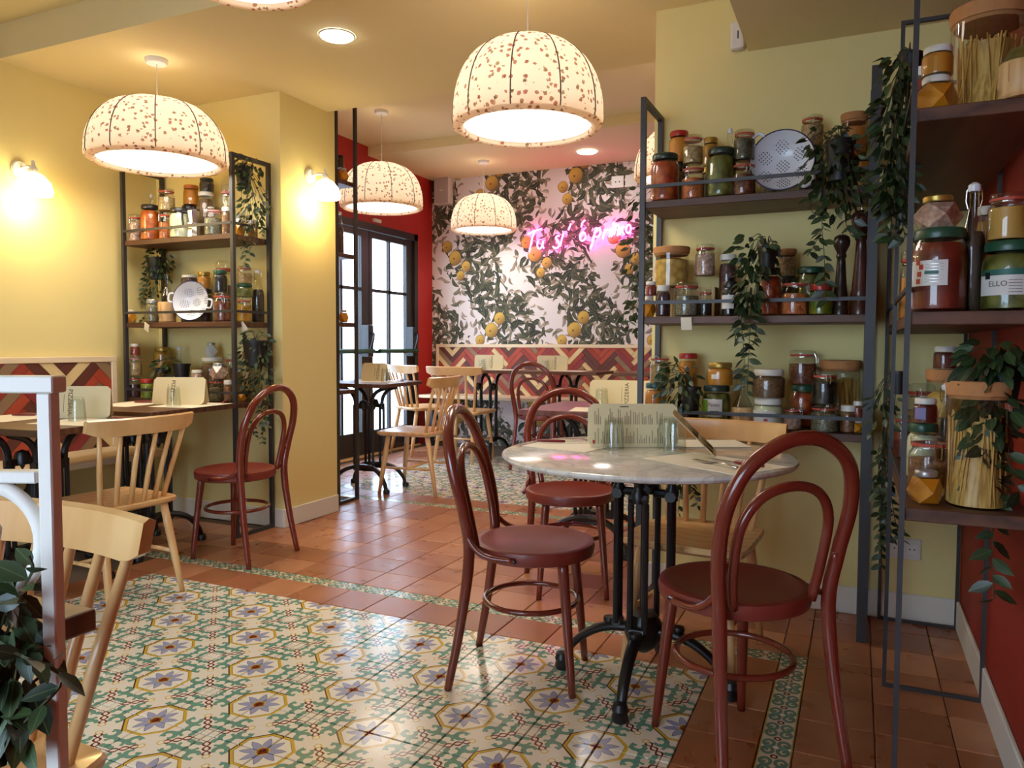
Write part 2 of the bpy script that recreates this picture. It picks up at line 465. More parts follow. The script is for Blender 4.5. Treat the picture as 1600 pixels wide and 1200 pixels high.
tile('border_tile', GX(4), -0.135, YS, YT)
for j in range(8):
    y0, y1 = yrow(j), yrow(j+1)
    for k in range(-15, 4):
        if y0 > 3.5 and (GX(k) > -0.95 or GX(k+1) < -3.2): continue
        if y0 < 3.6 or y1 > 3.5: tile('terracotta_tile', GX(k), GX(k+1), y0, y1)
    if y0 < 3.45:
        tile('terracotta_tile', GX(4), -0.135, y0, y1)
        for c in rightc: tile('terracotta_tile', c[0], c[1], y0, min(y1, 3.45))
for i in range(-16, -1): tile('border_tile', GX(i), GX(i+1), YF, YG); tile('terracotta_tile', GX(i), GX(i+1), YG, YH)
for i in range(-13, -1):
    for j in range(10): tile('patterned_tile', GX(i), GX(i+1), YH+j*TS, YH+(j+1)*TS)
for i in range(-16, -13):
    for j in range(12): tile('terracotta_tile', GX(i), GX(i+1), YH+j*TS, YH+(j+1)*TS)

# ------------------------------------------------------------------ walls and ceilings
ZC, ZN, ZF2, ZF3 = 2.63, 2.81, 3.09, 3.00
XL, XP, YA, YP = -4.21, -3.17, 3.60, 4.12
XR, YR, XS = 0.395, 3.45, -0.865
XF, YB = -4.48, 7.60
YFW = -1.6
struct('wall_left', box(newbm(), XL-0.15, XL, YFW, YA, 0, 3.4), m_yellow)
struct('wall_pillar', box(newbm(), XL-0.15, XP, YA, YP, 0, 3.4), m_yellow)
struct('wall_niche', box(newbm(), XS, XR+0.15, YR, YP, 0, 3.4), m_yellow)
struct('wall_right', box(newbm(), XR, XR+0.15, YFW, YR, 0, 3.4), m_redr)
struct('wall_far_right', box(newbm(), 0.6, 0.75, YP, YB, 0, 3.4), m_yellow)
struct('wall_back', box(newbm(), XF-0.2, 0.75, YB, YB+0.15, 0, 3.4), m_paperwall)
DY0, DY1, DZ = 5.50, 7.27, 2.34
bm = newbm(); box(bm, XF-0.15, XF, YP-0.1, DY0, 0, 3.4); box(bm, XF-0.15, XF, DY1, YB, 0, 3.4); box(bm, XF-0.15, XF, DY0, DY1, DZ, 3.4)
struct('wall_far_left', bm, m_red)
bm = newbm(); WX0, WX1, WZ0, WZ1 = -2.6, -0.4, 0.35, 2.25
box(bm, XL-0.15, WX0, YFW-0.15, YFW, 0, 3.4); box(bm, WX1, XR+0.15, YFW-0.15, YFW, 0, 3.4); box(bm, WX0, WX1, YFW-0.15, YFW, 0, WZ0); box(bm, WX0, WX1, YFW-0.15, YFW, WZ1, 3.4)
struct('wall_front', bm, m_yellow)
struct('ceiling', box(newbm(), XL-0.15, XR+0.15, YFW-0.15, 2.60, ZN, 3.45), m_ceil)
struct('ceiling_middle', box(newbm(), XL-0.15, XR+0.15, 2.60, 4.05, ZC, 3.45), m_ceil)
struct('ceiling_far', box(newbm(), XF-0.2, 0.75, 4.05, 6.35, ZF2, 3.45), m_ceil)
struct('ceiling_rear', box(newbm(), XF-0.2, 0.75, 6.35, YB, ZF3, 3.45), m_ceil)
sof = struct('ceiling_soffit', box(newbm(), -0.46, XR, 1.2, YR, 2.39, ZC+0.02), m_ceil)
hatch = obj('hatch', bxm(-0.16, XR-0.02, 1.6, 3.05, 2.384, 2.389, 0.001), m_ceil, sof)
def skirting(name, x0, x1, y0, y1, h=0.115):
    struct(name, bxm(x0, x1, y0, y1, 0.0, h, 0.004, 1), m_white)
skirting('baseboard_niche', XS, XR, YR-0.014, YR); skirting('baseboard_right', XR-0.014, XR, 0.2, YR-0.014)
skirting('baseboard_pillar', XP, XP+0.014, YA-0.014, YP); skirting('baseboard_alcove', XL, XP, YA-0.014, YA)
# street window behind the camera
wn = struct('window_1', newbm(), m_white)
bm = newbm(); y0, y1 = YFW-0.10, YFW-0.05
box(bm, WX0, WX0+0.06, y0, y1, WZ0, WZ1); box(bm, WX1-0.06, WX1, y0, y1, WZ0, WZ1); box(bm, WX0, WX1, y0, y1, WZ0, WZ0+0.06); box(bm, WX0, WX1, y0, y1, WZ1-0.06, WZ1); box(bm, -1.53, -1.47, y0, y1, WZ0, WZ1)
obj('window_frame', bm, m_white, wn)
def m_glass_flat():
    m = MT('window_glass'); t = m.t
    tr = m.n('ShaderNodeBsdfTransparent'); tr.inputs[0].default_value = (0.96, 0.98, 1, 1); gl = m.n('ShaderNodeBsdfGlossy'); gl.inputs['Roughness'].default_value = 0.02
    lw = m.n('ShaderNodeLayerWeight'); lw.inputs[0].default_value = 0.5; fr = (S(t, lw.outputs['Facing']).m('POWER', 4.0))*0.6 + 0.04; mx = m.n('ShaderNodeMixShader')
    m.link(fr, mx.inputs[0]); m.link(tr.outputs[0], mx.inputs[1]); m.link(gl.outputs[0], mx.inputs[2]); m.link(mx.outputs[0], m.out.inputs[0])
    return m.mat
m_pane = m_glass_flat()
for a, b in ((WX0+0.06, -1.53), (-1.47, WX1-0.06)): obj('pane', box(newbm(), a, b, y0+0.02, y0+0.026, WZ0+0.06, WZ1-0.06), m_pane, wn)

# ------------------------------------------------------------------ street door
dr = struct('door_1', newbm(), m_door)
bm = newbm(); x0, x1 = XF-0.10, XF+0.012
box(bm, x0, x1, DY1-0.07, DY1, 0, DZ); box(bm, x0, x1, DY0, DY0+0.07, 0, DZ); box(bm, x0, x1, DY0, DY1, DZ-0.07, DZ)
obj('door_frame', bm, m_door, dr)
for ly0, ly1 in ((DY0+0.07, 6.375), (6.385, DY1-0.07)):
    lf = obj('door_leaf', newbm(), m_door, dr)
    bm = newbm(); a0, a1 = XF-0.06, XF-0.015; st = 0.09
    box(bm, a0, a1, ly0, ly0+st*0.6, 0.01, DZ-0.075); box(bm, a0, a1, ly1-st*1.4, ly1, 0.01, DZ-0.075)
    gy0, gy1 = ly0+st*0.6, ly1-st*1.4
    box(bm, a0, a1, gy0, gy1, 0.01, 0.25); box(bm, a0, a1, gy0, gy1, DZ-0.14, DZ-0.075)
    obj('stile_frame', bm, m_door, lf)
    gm = (gy0+gy1)/2; zz = [0.25, 1.05, 1.675, DZ-0.14]
    obj('glazing_bar', box(newbm(), a0+0.005, a1-0.005, gm-0.016, gm+0.016, 0.25, DZ-0.14), m_door, lf)
    for z in zz[1:3]: obj('glazing_bar', box(newbm(), a0+0.005, a1-0.005, gy0, gy1, z-0.016, z+0.016), m_door, lf)
    for q in range(3):
        for b0, b1 in ((gy0, gm-0.016), (gm+0.016, gy1)):
            obj('pane', box(newbm(), a0+0.02, a0+0.026, b0, b1, zz[q]+0.012, zz[q+1]-0.012), m_pane, lf)
    pb = obj('push_bar', tube([(XF+0.07, ly0+0.05, 1.06), (XF+0.07, ly1-0.04, 1.06)], 0.022, 10), paint('green_bar_%d' % int(ly0*10), rgb(22, 74, 56), 0.35), lf)
    obj('lock_box', bxm(XF-0.015, XF+0.075, ly1-0.13, ly1-0.05, 1.0, 1.32, 0.008), m_black, lf)
    obj('lever', tube(smooth_path([(XF+0.07, ly1-0.09, 1.24), (XF+0.12, ly1-0.11, 1.23), (XF+0.13, ly1-0.14, 1.16), (XF+0.11, ly1-0.15, 1.08)], 4), 0.012, 8), m_black, lf)
obj('alarm_contact', bxm(XF, XF+0.03, 6.42, 6.54, DZ+0.02, DZ+0.055, 0.004), m_plastic, dr)
obj('threshold', bxm(XF-0.12, XF+0.05, DY0, DY1, 0.0, 0.018, 0.003, 1), m_beech, dr)
# street outside
struct('pavement', box(newbm(), -14, XF-0.12, -1, 16, -0.12, -0.02), paint('street_paving', rgb(190, 190, 192), 0.8))
fa = struct('facade_street', box(newbm(), -14.2, -14.0, -1, 20, 0, 9), paint('street_facade', rgb(214, 216, 222), 0.85))
for i in range(6):
    for k in range(2): obj('facade_window', box(newbm(), -14.0, -13.95, 1+i*3.0, 2.3+i*3.0, 1.0+k*3.4, 2.9+k*3.4), m_door, fa)
struct('pavement_front', box(newbm(), -8, 6, -12, YFW-0.16, -0.12, -0.02), bpy.data.materials['street_paving'])

# ------------------------------------------------------------------ herringbone benches
PLK = [('cream_plank', rgb(222, 194, 140)), ('brick_plank', rgb(150, 54, 40)), ('vermilion_plank', rgb(172, 70, 46)), ('maroon_plank', rgb(98, 52, 42)), ('taupe_plank', rgb(142, 112, 82)), ('crimson_plank', rgb(138, 50, 52))]
PLM = [wood(n, tuple(x*0.82 for x in c), tuple(min(1, x*1.12) for x in c), 0.5, 14.0, 0) for n, c in PLK]
def clip_poly(poly, L, H0, H1):
    for ax, val, sgn in ((0, 0.0, 1), (0, L, -1), (1, H0, 1), (1, H1, -1)):
        out = []
        for i in range(len(poly)):
            a = poly[i]; b = poly[(i+1) % len(poly)]; da = (a[ax]-val)*sgn; db = (b[ax]-val)*sgn
            if da >= 0: out.append(a)
            if (da >= 0) != (db >= 0):
                t = da/(da-db); out.append((a[0]+(b[0]-a[0])*t, a[1]+(b[1]-a[1])*t))
        poly = out
        if len(poly) < 3: return None
    A = sum(poly[i][0]*poly[(i+1) % len(poly)][1]-poly[(i+1) % len(poly)][0]*poly[i][1] for i in range(len(poly)))/2
    return poly if abs(A) > 4e-4 else None
def bench(name, label, loc, rotz, L, z0, z1, zs, depth, Wp, n, seed):
    t = thing(name, label, 'bench', loc, rotz); rnd = random.Random(seed); fr = 0.035
    obj('back_board', box(newbm(), 0, L, -0.012, 0.0, z0, z1), m_seatw, t)
    for i, (a, b, c, d) in enumerate(((0, L, z1-fr, z1), (0, fr, z0, z1-fr), (L-fr, L, z0, z1-fr))):
        obj('frame_rail', bxm(a, b, -0.036, -0.012, c, d, 0.003, 1), m_seatw, t)
    LL = n*Wp; q2 = math.sqrt(0.5)
    R = int((L+1.5)/Wp)+6
    for j in range(-R, R):
        for mm in range(-12, 13):
            for o in (0, 1):
                if o == 0: p0, p1, s0, s1 = j*Wp+2*LL*mm, j*Wp+2*LL*mm+LL, j*Wp, (j+1)*Wp
                else: p0, p1, s0, s1 = j*Wp+LL+2*LL*mm, j*Wp+LL+Wp+2*LL*mm, (j-(n-1))*Wp, (j+1)*Wp
                g = 0.0012
                c = [(p0+g, s0+g), (p1-g, s0+g), (p1-g, s1-g), (p0+g, s1-g)]
                w = [((a-b)*q2 + L/2, (a+b)*q2) for a, b in c]
                if max(x for x, y in w) < 0 or min(x for x, y in w) > L or max(y for x, y in w) < z0-0.2 or min(y for x, y in w) > z1+0.2: continue
                w = clip_poly(w, L-2*fr, z0+0.0, z1-fr) if False else clip_poly([(x-fr, y) for x, y in w], L-2*fr, z0, z1-fr)
                if not w: continue
                k = (j*3 + o*5 + mm*7) % 13
                ci = [0, 1, 3, 2, 4, 1, 3, 5, 2, 0, 1, 4, 3][k] if rnd.random() < 0.75 else rnd.randrange(6)
                cx = sum(x for x, y in w)/len(w); cy = sum(y for x, y in w)/len(w); aa = (PI/4 if o == 0 else -PI/4)
                ca, sa = math.cos(-aa), math.sin(-aa)
                loc2 = [((x-cx)*ca-(y-cy)*sa, (x-cx)*sa+(y-cy)*ca) for x, y in w]
                dp = 0.026+rnd.uniform(0, 0.004)
                ob = obj('plank', prism(loc2, -dp, -0.012), PLM[ci], t, (cx+fr, 0, cy), (0, -aa, 0))
    obj('seat', bxm(0.0, L+0.02, -depth, 0.0, zs-0.035, zs, 0.006), m_seatw, t)
    for x in (0.1, L/2, L-0.12):
        obj('bracket', tube([(x, -depth+0.06, zs-0.04), (x, -0.03, 0.12)], 0.016, 6), m_black, t)
        obj('leg', bxm(x-0.02, x+0.02, -depth+0.10, -depth+0.14, 0.0, zs-0.035), m_black, t)
    return t
bench('wall_bench', 'pale bench with herringbone plank back along the yellow wall', (XL+0.004, 1.75, 0), PI/2, 1.50, 0.49, 1.045, 0.49, 0.47, 0.060, 5, 3)
bench('wall_bench', 'long pale bench with herringbone plank back under the citrus wallpaper', (XF+0.07, YB-0.004, 0), 0, 3.25, 0.56, 1.135, 0.575, 0.42, 0.050, 5, 11)
# ------------------------------------------------------------------ bentwood chairs (front towards local +x)
def make_bentwood(label, loc, rotz):
    t = thing('bentwood_chair', label, 'chair', loc, rotz, 'oxblood bentwood chairs')
    obj('seat', lathe([(0, 0.416), (0.185, 0.418), (0.203, 0.426), (0.207, 0.450), (0.203, 0.464), (0.192, 0.468), (0.178, 0.466), (0.160, 0.459), (0.0, 0.453)], 40), m_thseat, t, smooth=True)
    outer = []
    half = [(-0.245, 0.190, 0.0), (-0.205, 0.176, 0.22), (-0.180, 0.168, 0.44), (-0.193, 0.183, 0.58), (-0.225, 0.190, 0.71), (-0.255, 0.156, 0.82), (-0.272, 0.080, 0.882)]
    path = smooth_path(half + [(-0.277, 0.0, 0.900)] + [(x, -y, z) for x, y, z in reversed(half)], 5)
    rad = [0.0135 + 0.0055*min(1, z/0.4) for x, y, z in path]
    obj('back_frame', tube(path, rad, 12), m_thonet, t, smooth='all')
    half = [(-0.168, 0.122, 0.455), (-0.186, 0.135, 0.56), (-0.213, 0.132, 0.68), (-0.232, 0.085, 0.752)]
    path = smooth_path(half + [(-0.240, 0.0, 0.776)] + [(x, -y, z) for x, y, z in reversed(half)], 5)
    obj('inner_hoop', tube(path, 0.0132, 10), m_thonet, t, smooth='all')
    for s in (1, -1):
        p = [(0.118, s*0.118, 0.43), (0.135, s*0.133, 0.25), (0.158, s*0.150, 0.0)]
        obj('leg', tube(smooth_path(p, 5), [0.0185, 0.0185, 0.018, 0.0175, 0.017, 0.0165, 0.016, 0.015, 0.014, 0.013, 0.012], 12), m_thonet, t, smooth='all')
        p = [(-0.200, s*0.168, 0.585), (-0.178, s*0.182, 0.50), (-0.120, s*0.200, 0.452), (-0.02, s*0.212, 0.444)]
        obj('brace', tube(smooth_path(p, 5), 0.0095, 8), m_thonet, t, smooth='all')
        obj('bolt', lathe([(0, 0), (0.006, 0), (0.005, 0.004), (0, 0.005)], 8), m_black, t, (-0.02, s*0.217, 0.444), (-s*PI/2, 0, 0))
    obj('leg_ring', tube([(0.158*math.cos(a)-0.008, 0.158*math.sin(a), 0.262) for a in [2*PI*i/36 for i in range(36)]], 0.0095, 8, True), m_thonet, t, smooth='all')
    return t
cA = make_bentwood('oxblood bentwood chair facing the marble table from the patterned tiles', (-0.985, 2.345, 0), 0.20)
dup(cA, (-0.300, 2.155, 0), 2.33, 'oxblood bentwood chair nearest the red wall, back turned to the camera')
dup(cA, (-1.185, 3.25, 0), -PI/2+0.44, 'oxblood bentwood chair behind the marble table, seat under its edge')
dup(cA, (-2.985, 3.02, 0), PI+0.05, 'oxblood bentwood chair at the walnut table by the alcove shelves')
dup(cA, (-2.62, 6.42, 0), PI/2, 'oxblood bentwood chair at the long herringbone bench', scale=1.07)

# ------------------------------------------------------------------ spindle-back beech chairs (front towards local +x)
def make_spindle(label, loc, rotz, scale=None):
    t = thing('spindle_chair', label, 'chair', loc, rotz, 'beech spindle-back chairs', scale)
    out = [(0.215, -0.185), (0.225, 0.0), (0.215, 0.185), (0.18, 0.222), (-0.02, 0.215), (-0.17, 0.20), (-0.20, 0.16), (-0.205, 0.0), (-0.20, -0.16), (-0.17, -0.20), (-0.02, -0.215), (0.18, -0.222)]
    poly = smooth_path(out, 4, True); bm = newbm(); c0 = []
    for z, k in ((0.418, 0.90), (0.430, 0.985), (0.444, 1.0), (0.450, 0.975), (0.446, 0.80), (0.438, 0.4)):
        c0.append([bm.verts.new((x*k, y*k, z)) for x, y in poly])
    n = len(poly)
    for a, b in zip(c0, c0[1:]):
        for i in range(n): bm.faces.new((a[i], a[(i+1) % n], b[(i+1) % n], b[i]))
    bm.faces.new(list(reversed(c0[0]))); bm.faces.new(c0[-1])
    obj('seat', bm, m_beech, t, smooth=True)
    legs = {}
    for sx in (1, -1):
        for s in (1, -1):
            a = (0.150*sx, 0.150*s, 0.43); b = ((0.205 if sx > 0 else -0.232), (0.192 if sx > 0 else 0.182)*s, 0.0)
            pts = [tuple(a[i]+(b[i]-a[i])*k for i in range(3)) for k in (0, 0.3, 0.65, 1)]
            obj('leg', tube(pts, [0.0165, 0.0185, 0.0165, 0.0115], 12), m_beech, t, smooth='all'); legs[sx, s] = [a[i]+(b[i]-a[i])*0.56 for i in range(3)]
    for s in (1, -1): obj('stretcher', tube([legs[1, s], legs[-1, s]], 0.0095, 8), m_beech, t, smooth='all')
    mid = [[(legs[1, s][i]+legs[-1, s][i])/2 for i in range(3)] for s in (1, -1)]
    obj('stretcher', tube(mid, 0.0095, 8), m_beech, t, smooth='all')
    def rail(y): return -0.262 + 0.045*(y/0.25)**2
    for i in range(6):
        y = -0.155 + 0.062*i; yt = y*1.36
        obj('spindle', tube([(-0.172+0.05*(y/0.2)**2, y, 0.435), (-0.21+0.048*(y/0.2)**2, y*1.17, 0.60), (rail(yt), yt, 0.785)], [0.0115, 0.0115, 0.009], 10), m_beech, t, smooth='all')
    bm = newbm(); rings = []
    for k in range(17):
        y = -0.262 + 0.524*k/16; x = rail(y); e = abs(y)/0.262
        hz0 = 0.762 + 0.022*max(0, e-0.82)/0.18; hz1 = 0.838; th = 0.012
        rings.append([bm.verts.new(p) for p in ((x-th+0.004, y, hz0), (x+th+0.004, y, hz0), (x+th-0.008, y, hz1-0.006), (x-0.008, y, hz1), (x-th-0.010, y, hz1-0.006))])
    for a, b in zip(rings, rings[1:]):
        for i in range(5): bm.faces.new((a[i], a[(i+1) % 5], b[(i+1) % 5], b[i]))
    bm.faces.new(list(reversed(rings[0]))); bm.faces.new(rings[-1]); bmesh.ops.recalc_face_normals(bm, faces=bm.faces)
    obj('top_rail', bm, m_beech, t, smooth=True)
    return t
sA = make_spindle('beech spindle chair at the walnut table nearest the white railing', (-3.0, 2.30, 0), PI-0.05, 0.97)
dup(sA, (-0.515, 2.745, 0), -PI/2-0.12, 'beech spindle chair between the marble table and the wall shelves', scale=1.0)
dup(sA, (-3.06, 4.96, 0), PI+0.10, 'beech spindle chair standing in front of the glazed street door', scale=1.06)
dup(sA, (-3.47, 6.50, 0), PI/2+0.05, 'beech spindle chair with its back to the camera at the far bench', scale=1.1)
dup(sA, (-4.10, 6.74, 0), PI/2-0.45, 'beech spindle chair beside the red wall at the far bench', scale=1.1)
dup(sA, (-1.285, 0.625, 0), -PI/2+0.06, 'beech spindle chair in the lower corner behind the white railing', scale=1.0)

# ------------------------------------------------------------------ tables
def m_marble():
    m = MT('grey_veined_marble'); co = m.coord('Object')
    n1 = m.noise(co, 3.0, 6.0, 0.6); w = m.n('ShaderNodeTexNoise'); m.link(co, w.inputs['Vector']); w.inputs['Scale'].default_value = 5.0; w.inputs['Detail'].default_value = 8.0; w.inputs['Distortion'].default_value = 2.2
    v = (S(m.t, w.outputs['Fac']) - 0.5).abs()
    vein = 1.0 - (v*14.0).min(1.0)
    c = m.mix(n1, rgb(218, 214, 204), rgb(234, 231, 224)); c = m.mix(vein*0.32, c, rgb(126, 124, 122))
    m.set(c, 0.12, coat=0.3); return m.mat
m_mar = m_marble()
TZ = 0.772; TC = (-0.625, 2.43)
t = thing('round_table', 'round white marble table on a black cast-iron pedestal', 'table', (*TC, 0))
obj('tabletop', lathe([(0, TZ-0.022), (0.455, TZ-0.022), (0.468, TZ-0.018), (0.473, TZ-0.010), (0.470, TZ-0.003), (0.462, TZ), (0, TZ)], 72), m_mar, t, smooth=True)
obj('spider', lathe([(0, 0.715), (0.13, 0.715), (0.15, 0.73), (0.15, 0.748), (0, 0.75)], 24), m_black, t, smooth=True)
obj('hub', lathe([(0, 0.10), (0.02, 0.11), (0.05, 0.135), (0.062, 0.17), (0.058, 0.21), (0.045, 0.235), (0, 0.24)], 20), m_black, t, smooth=True)
for k in range(4):
    a = k*PI/2 + 0.02; ca, sa = math.cos(a), math.sin(a)
    def R(r, s, z): return (r*ca - s*sa, r*sa + s*ca, z)
    col = obj('column', newbm(), m_black, t); bm = newbm()
    bm.free()
    for s in (-0.024, 0.024): obj('upright', tube([R(0.088, s, 0.20), R(0.088, s, 0.62)], 0.0105, 8), m_black, col, smooth=True)
    obj('lower_tie', tube([R(0.088, -0.024, 0.20), R(0.088, 0.024, 0.20)], 0.016, 8), m_black, col, smooth=True)
    obj('upper_tie', tube([R(0.088, -0.03, 0.635), R(0.088, 0.03, 0.635)], 0.018, 8), m_black, col, smooth=True)
    obj('capital', lathe([(0, 0.62), (0.020, 0.62), (0.024, 0.65), (0.015, 0.665), (0.015, 0.68), (0.026, 0.695), (0.018, 0.705), (0.030, 0.72), (0, 0.722)], 14, off=R(0.088, 0, 0)), m_black, col, smooth=True)
    obj('collar', tube([R(0.03, 0, 0.64), R(0.088, 0, 0.64)], 0.014, 8), m_black, col, smooth=True)
    ft = obj('foot', newbm(), m_black, t)
    p = smooth_path([R(0.04, 0, 0.185), R(0.11, 0, 0.178), R(0.18, 0, 0.150), R(0.245, 0, 0.095), R(0.278, 0, 0.03)], 5)
    obj('arm', tube(p, [0.024 - 0.0085*i/20 for i in range(21)], 10, flat=0.75), m_black, ft, smooth='all')
    obj('ball_pad', lathe([(0, 0), (0.022, 0), (0.026, 0.012), (0.022, 0.028), (0.026, 0.036), (0.020, 0.055), (0, 0.06)], 14, off=R(0.284, 0, 0)), m_black, ft, smooth=True)
    obj('scroll', lathe([(0, -0.012), (0.02, -0.008), (0.022, 0), (0.02, 0.008), (0, 0.012)], 12, off=R(0.115, 0, 0.20)), m_black, ft, smooth=True)

def make_cafe_table(label, loc, rotz, sx, sy, h, mat, base='y', group='walnut cafe tables'):
    """rectangular top on a twin-arch cast-iron stand; arches run along local y"""
    t = thing('cafe_table', label, 'table', loc, rotz, group)
    obj('tabletop', bxm(-sx/2, sx/2, -sy/2, sy/2, h-0.03, h, 0.004), mat, t)
    for s in (1, -1):
        st = obj('stand', newbm(), m_black, t)
        x = s*0.085
        cu = smooth_path([(x, -0.20, h-0.04), (x, -0.12, h-0.07), (x, -0.075, h-0.13), (x, -0.065, h-0.22)], 5)
        for q in (1, -1):
            obj('curved_bracket', tube([(p[0], q*p[1], p[2]) for p in cu], [0.015]*len(cu), 8), m_black, st, smooth=True)
            for d in (-0.016, 0.016): obj('upright', tube([(x, q*0.065+d, 0.17), (x, q*0.065+d, h-0.2)], 0.0105, 8), m_black, st, smooth=True)
        obj('cross_plate', box(newbm(), x-0.012, x+0.012, -0.085, 0.085, h-0.205, h-0.175), m_black, st)
        obj('cross_plate', box(newbm(), x-0.012, x+0.012, -0.085, 0.085, 0.15, 0.19), m_black, st)
        obj('acorn', lathe([(0, -0.07), (0.006, -0.06), (0.012, -0.045), (0.034, -0.04), (0.036, -0.01), (0.026, 0.015), (0, 0.025)], 14, off=(x, 0, h-0.16)), m_black, st, smooth=True)
        cu = smooth_path([(x+s*0.0, 0.0, 0.185), (x+s*0.02, 0.08, 0.180), (x+s*0.05, 0.16, 0.145), (x+s*0.07, 0.215, 0.075), (x+s*0.075, 0.235, 0.014)], 5)
        for q in (1, -1):
            obj('foot', tube([(p[0], p[1]*q, p[2]) for p in cu], [0.024-0.008*i/20 for i in range(21)], 8, flat=0.8), m_black, st, smooth=True)
            obj('ball_pad', lathe([(0, 0), (0.024, 0), (0.026, 0.02), (0.018, 0.034), (0, 0.036)], 10, off=(cu[-1][0], cu[-1][1]*q, 0)), m_black, st, smooth=True)
    return t
make_cafe_table('walnut cafe table nearest the white railing, along the yellow wall bench', (-3.36, 2.20, 0), 0.12, 0.78, 0.60, 0.775, m_table)
make_cafe_table('walnut cafe table beside the alcove shelves', (-3.53, 2.92, 0), 0.12, 0.68, 0.64, 0.785, m_table)
make_cafe_table('walnut cafe table in front of the glazed street door', (-3.46, 4.90, 0), PI/2+0.10, 0.62, 0.62, 0.835, m_table)
make_cafe_table('walnut cafe table with a menu at the left of the far bench', (-3.42, 6.86, 0), 0, 0.80, 0.55, 0.88, m_table)
make_cafe_table('walnut cafe table with a menu at the middle of the far bench', (-2.56, 6.86, 0), 0, 0.80, 0.55, 0.88, m_table)
make_cafe_table('walnut cafe table at the far bench behind the shelf post', (-1.60, 6.86, 0), 0, 0.80, 0.55, 0.88, m_table)
make_cafe_table('mauve topped cafe table behind the marble table', (-1.31, 3.98, 0), PI/2, 0.70, 0.62, 0.785, m_mauve)
make_cafe_table('walnut table corner at the picture edge behind the white railing', (-1.225, 0.505, 0), 0.0, 0.62, 0.34, 0.768, m_table)

# ------------------------------------------------------------------ white railing in the foreground
t = thing('iron_railing', 'white painted iron railing with scroll at the picture edge', 'railing', (-0.602, 0.405, 0), 0.43)
def bar(x0, x1, z0, z1, d): return bxm(x0, x1, -d/2, d/2, z0, z1, 0.0012, 1)
obj('post', bar(-0.0058, 0.0058, 0, 1.080, 0.014), m_white, t)
obj('post', bar(-0.3375, -0.3225, 0, 1.080, 0.016), m_white, t)
obj('top_rail', bar(-0.34, 0.010, 1.080, 1.094, 0.020), m_white, t)
obj('middle_rail', bar(-0.3225, -0.0075, 1.006, 1.016, 0.014), m_white, t)
obj('bottom_rail', bar(-0.3225, -0.0075, 0.10, 0.11, 0.014), m_white, t)
rcx, rcz, rr_ = -0.056, 0.957, 0.0475
ring = [(rcx+rr_*math.cos(a), 0, rcz+rr_*math.sin(a)) for a in [2*PI*i/40 for i in range(40)]]
obj('ring', tube(ring, 0.0042, 8, True, flat=1.6), m_white, t, smooth='all')
sp = [(rcx-0.012+0.020*math.cos(a)*(1-0.07*a), 0, rcz+0.004+0.020*math.sin(a)*(1-0.07*a)) for a in [0.22*i for i in range(24)]]
obj('scroll', tube([(rcx-0.045, 0, rcz-0.022)] + sp, [0.0045+0.003*(1-i/24) for i in range(25)], 8), m_white, t, smooth='all')
# ------------------------------------------------------------------ shelving units
def rod(a, b, w): # square steel bar between two points along one axis
    x0, x1 = sorted((a[0], b[0])); y0, y1 = sorted((a[1], b[1])); z0, z1 = sorted((a[2], b[2]))
    return box(newbm(), x0-w/2, x1+w/2, y0-w/2, y1+w/2, z0-w/2, z1+w/2)
def unit(label, x0, x1, yf, yb, ztop, levels, w=0.022, guard=True, xmat=m_shelf, board=0.030, wide_right=None):
    t = thing('shelving_unit', label, 'shelf unit', (x0, yf, 0), 0)
    L = x1-x0; D = yb-yf
    for x in (0, L):
        ww = wide_right if (wide_right and x > 0) else w
        for y in (0, D): obj('post', rod((x, y, ww/2), (x, y, ztop-ww/2), ww), m_steel, t)
        for z in (w/2, ztop-w/2): obj('cross_bar', rod((x, w, z), (x, D-w, z), w), m_steel, t)
    for z in levels:
        obj('shelf_board', bxm(w/2+0.001, L-w/2-0.001, -0.004, D+0.004, z-board, z, 0.002, 1), xmat, t)
        if guard:
            obj('guard_rail', box(newbm(), 0, L, -0.014, -0.006, z+0.052, z+0.066), m_steel, t)
            obj('side_rail', box(newbm(), L-0.004, L+0.004, w/2, D-w/2, z+0.052, z+0.066), m_steel, t)
    return t
LW = [0.79, 1.243, 1.722]; LA = [0.782, 1.252, 1.752]; LR = [0.735, 1.205, 1.68]
unit('dark steel shelving unit against the yellow wall behind the marble table', -0.832, 0.040, 3.135, 3.43, 2.150, LW, wide_right=0.036)
unit('dark steel shelving unit in the alcove beside the bench', -4.13, -3.243, 3.285, 3.575, 2.205, LA)
# unit standing along the red wall: three open frames carrying boards that run towards the camera
t = thing('shelving_unit', 'slim dark frame shelving along the red wall', 'shelf unit', (0, 0, 0), 0)
for y, zt in ((2.03, 2.10), (2.745, 2.145), (3.425, 2.145)):
    for x in (0.106, 0.382): obj('post', rod((x, y, 0.006), (x, y, zt), 0.012), m_steel, t)
    for z in (0.006, zt): obj('cross_bar', rod((0.118, y, z), (0.370, y, z), 0.012), m_steel, t)
for z in LR:
    obj('shelf_board', bxm(0.113, 0.376, 2.037, 3.418, z-0.032, z, 0.002, 1), m_shelfy, t)
    obj('side_rail', box(newbm(), 0.102, 0.108, 2.037, 3.418, z+0.05, z+0.062), m_steel, t)
LF = [0.80, 1.278, 1.763, 2.272]
unit('dark steel shelving unit standing behind the yellow pillar', -4.10, -3.285, 4.28, 4.50, 2.86, LF, guard=False)
obj_box = thing('corrugated_box', 'cream corrugated paper box under the pasta jar on the middle shelf', 'box', (-0.69, 3.375, 1.2435))
bm = newbm()
for i in range(16): box(bm, -0.13+i*0.0162, -0.13+i*0.0162+0.013, -0.055, 0.04, 0.0, 0.132)
box(bm, -0.13, 0.128, -0.05, 0.04, 0.0, 0.130)
obj('pleated_wrap', bm, paint('cream_card', rgb(214, 192, 140), 0.7), obj_box)['kind'] = 'stuff'

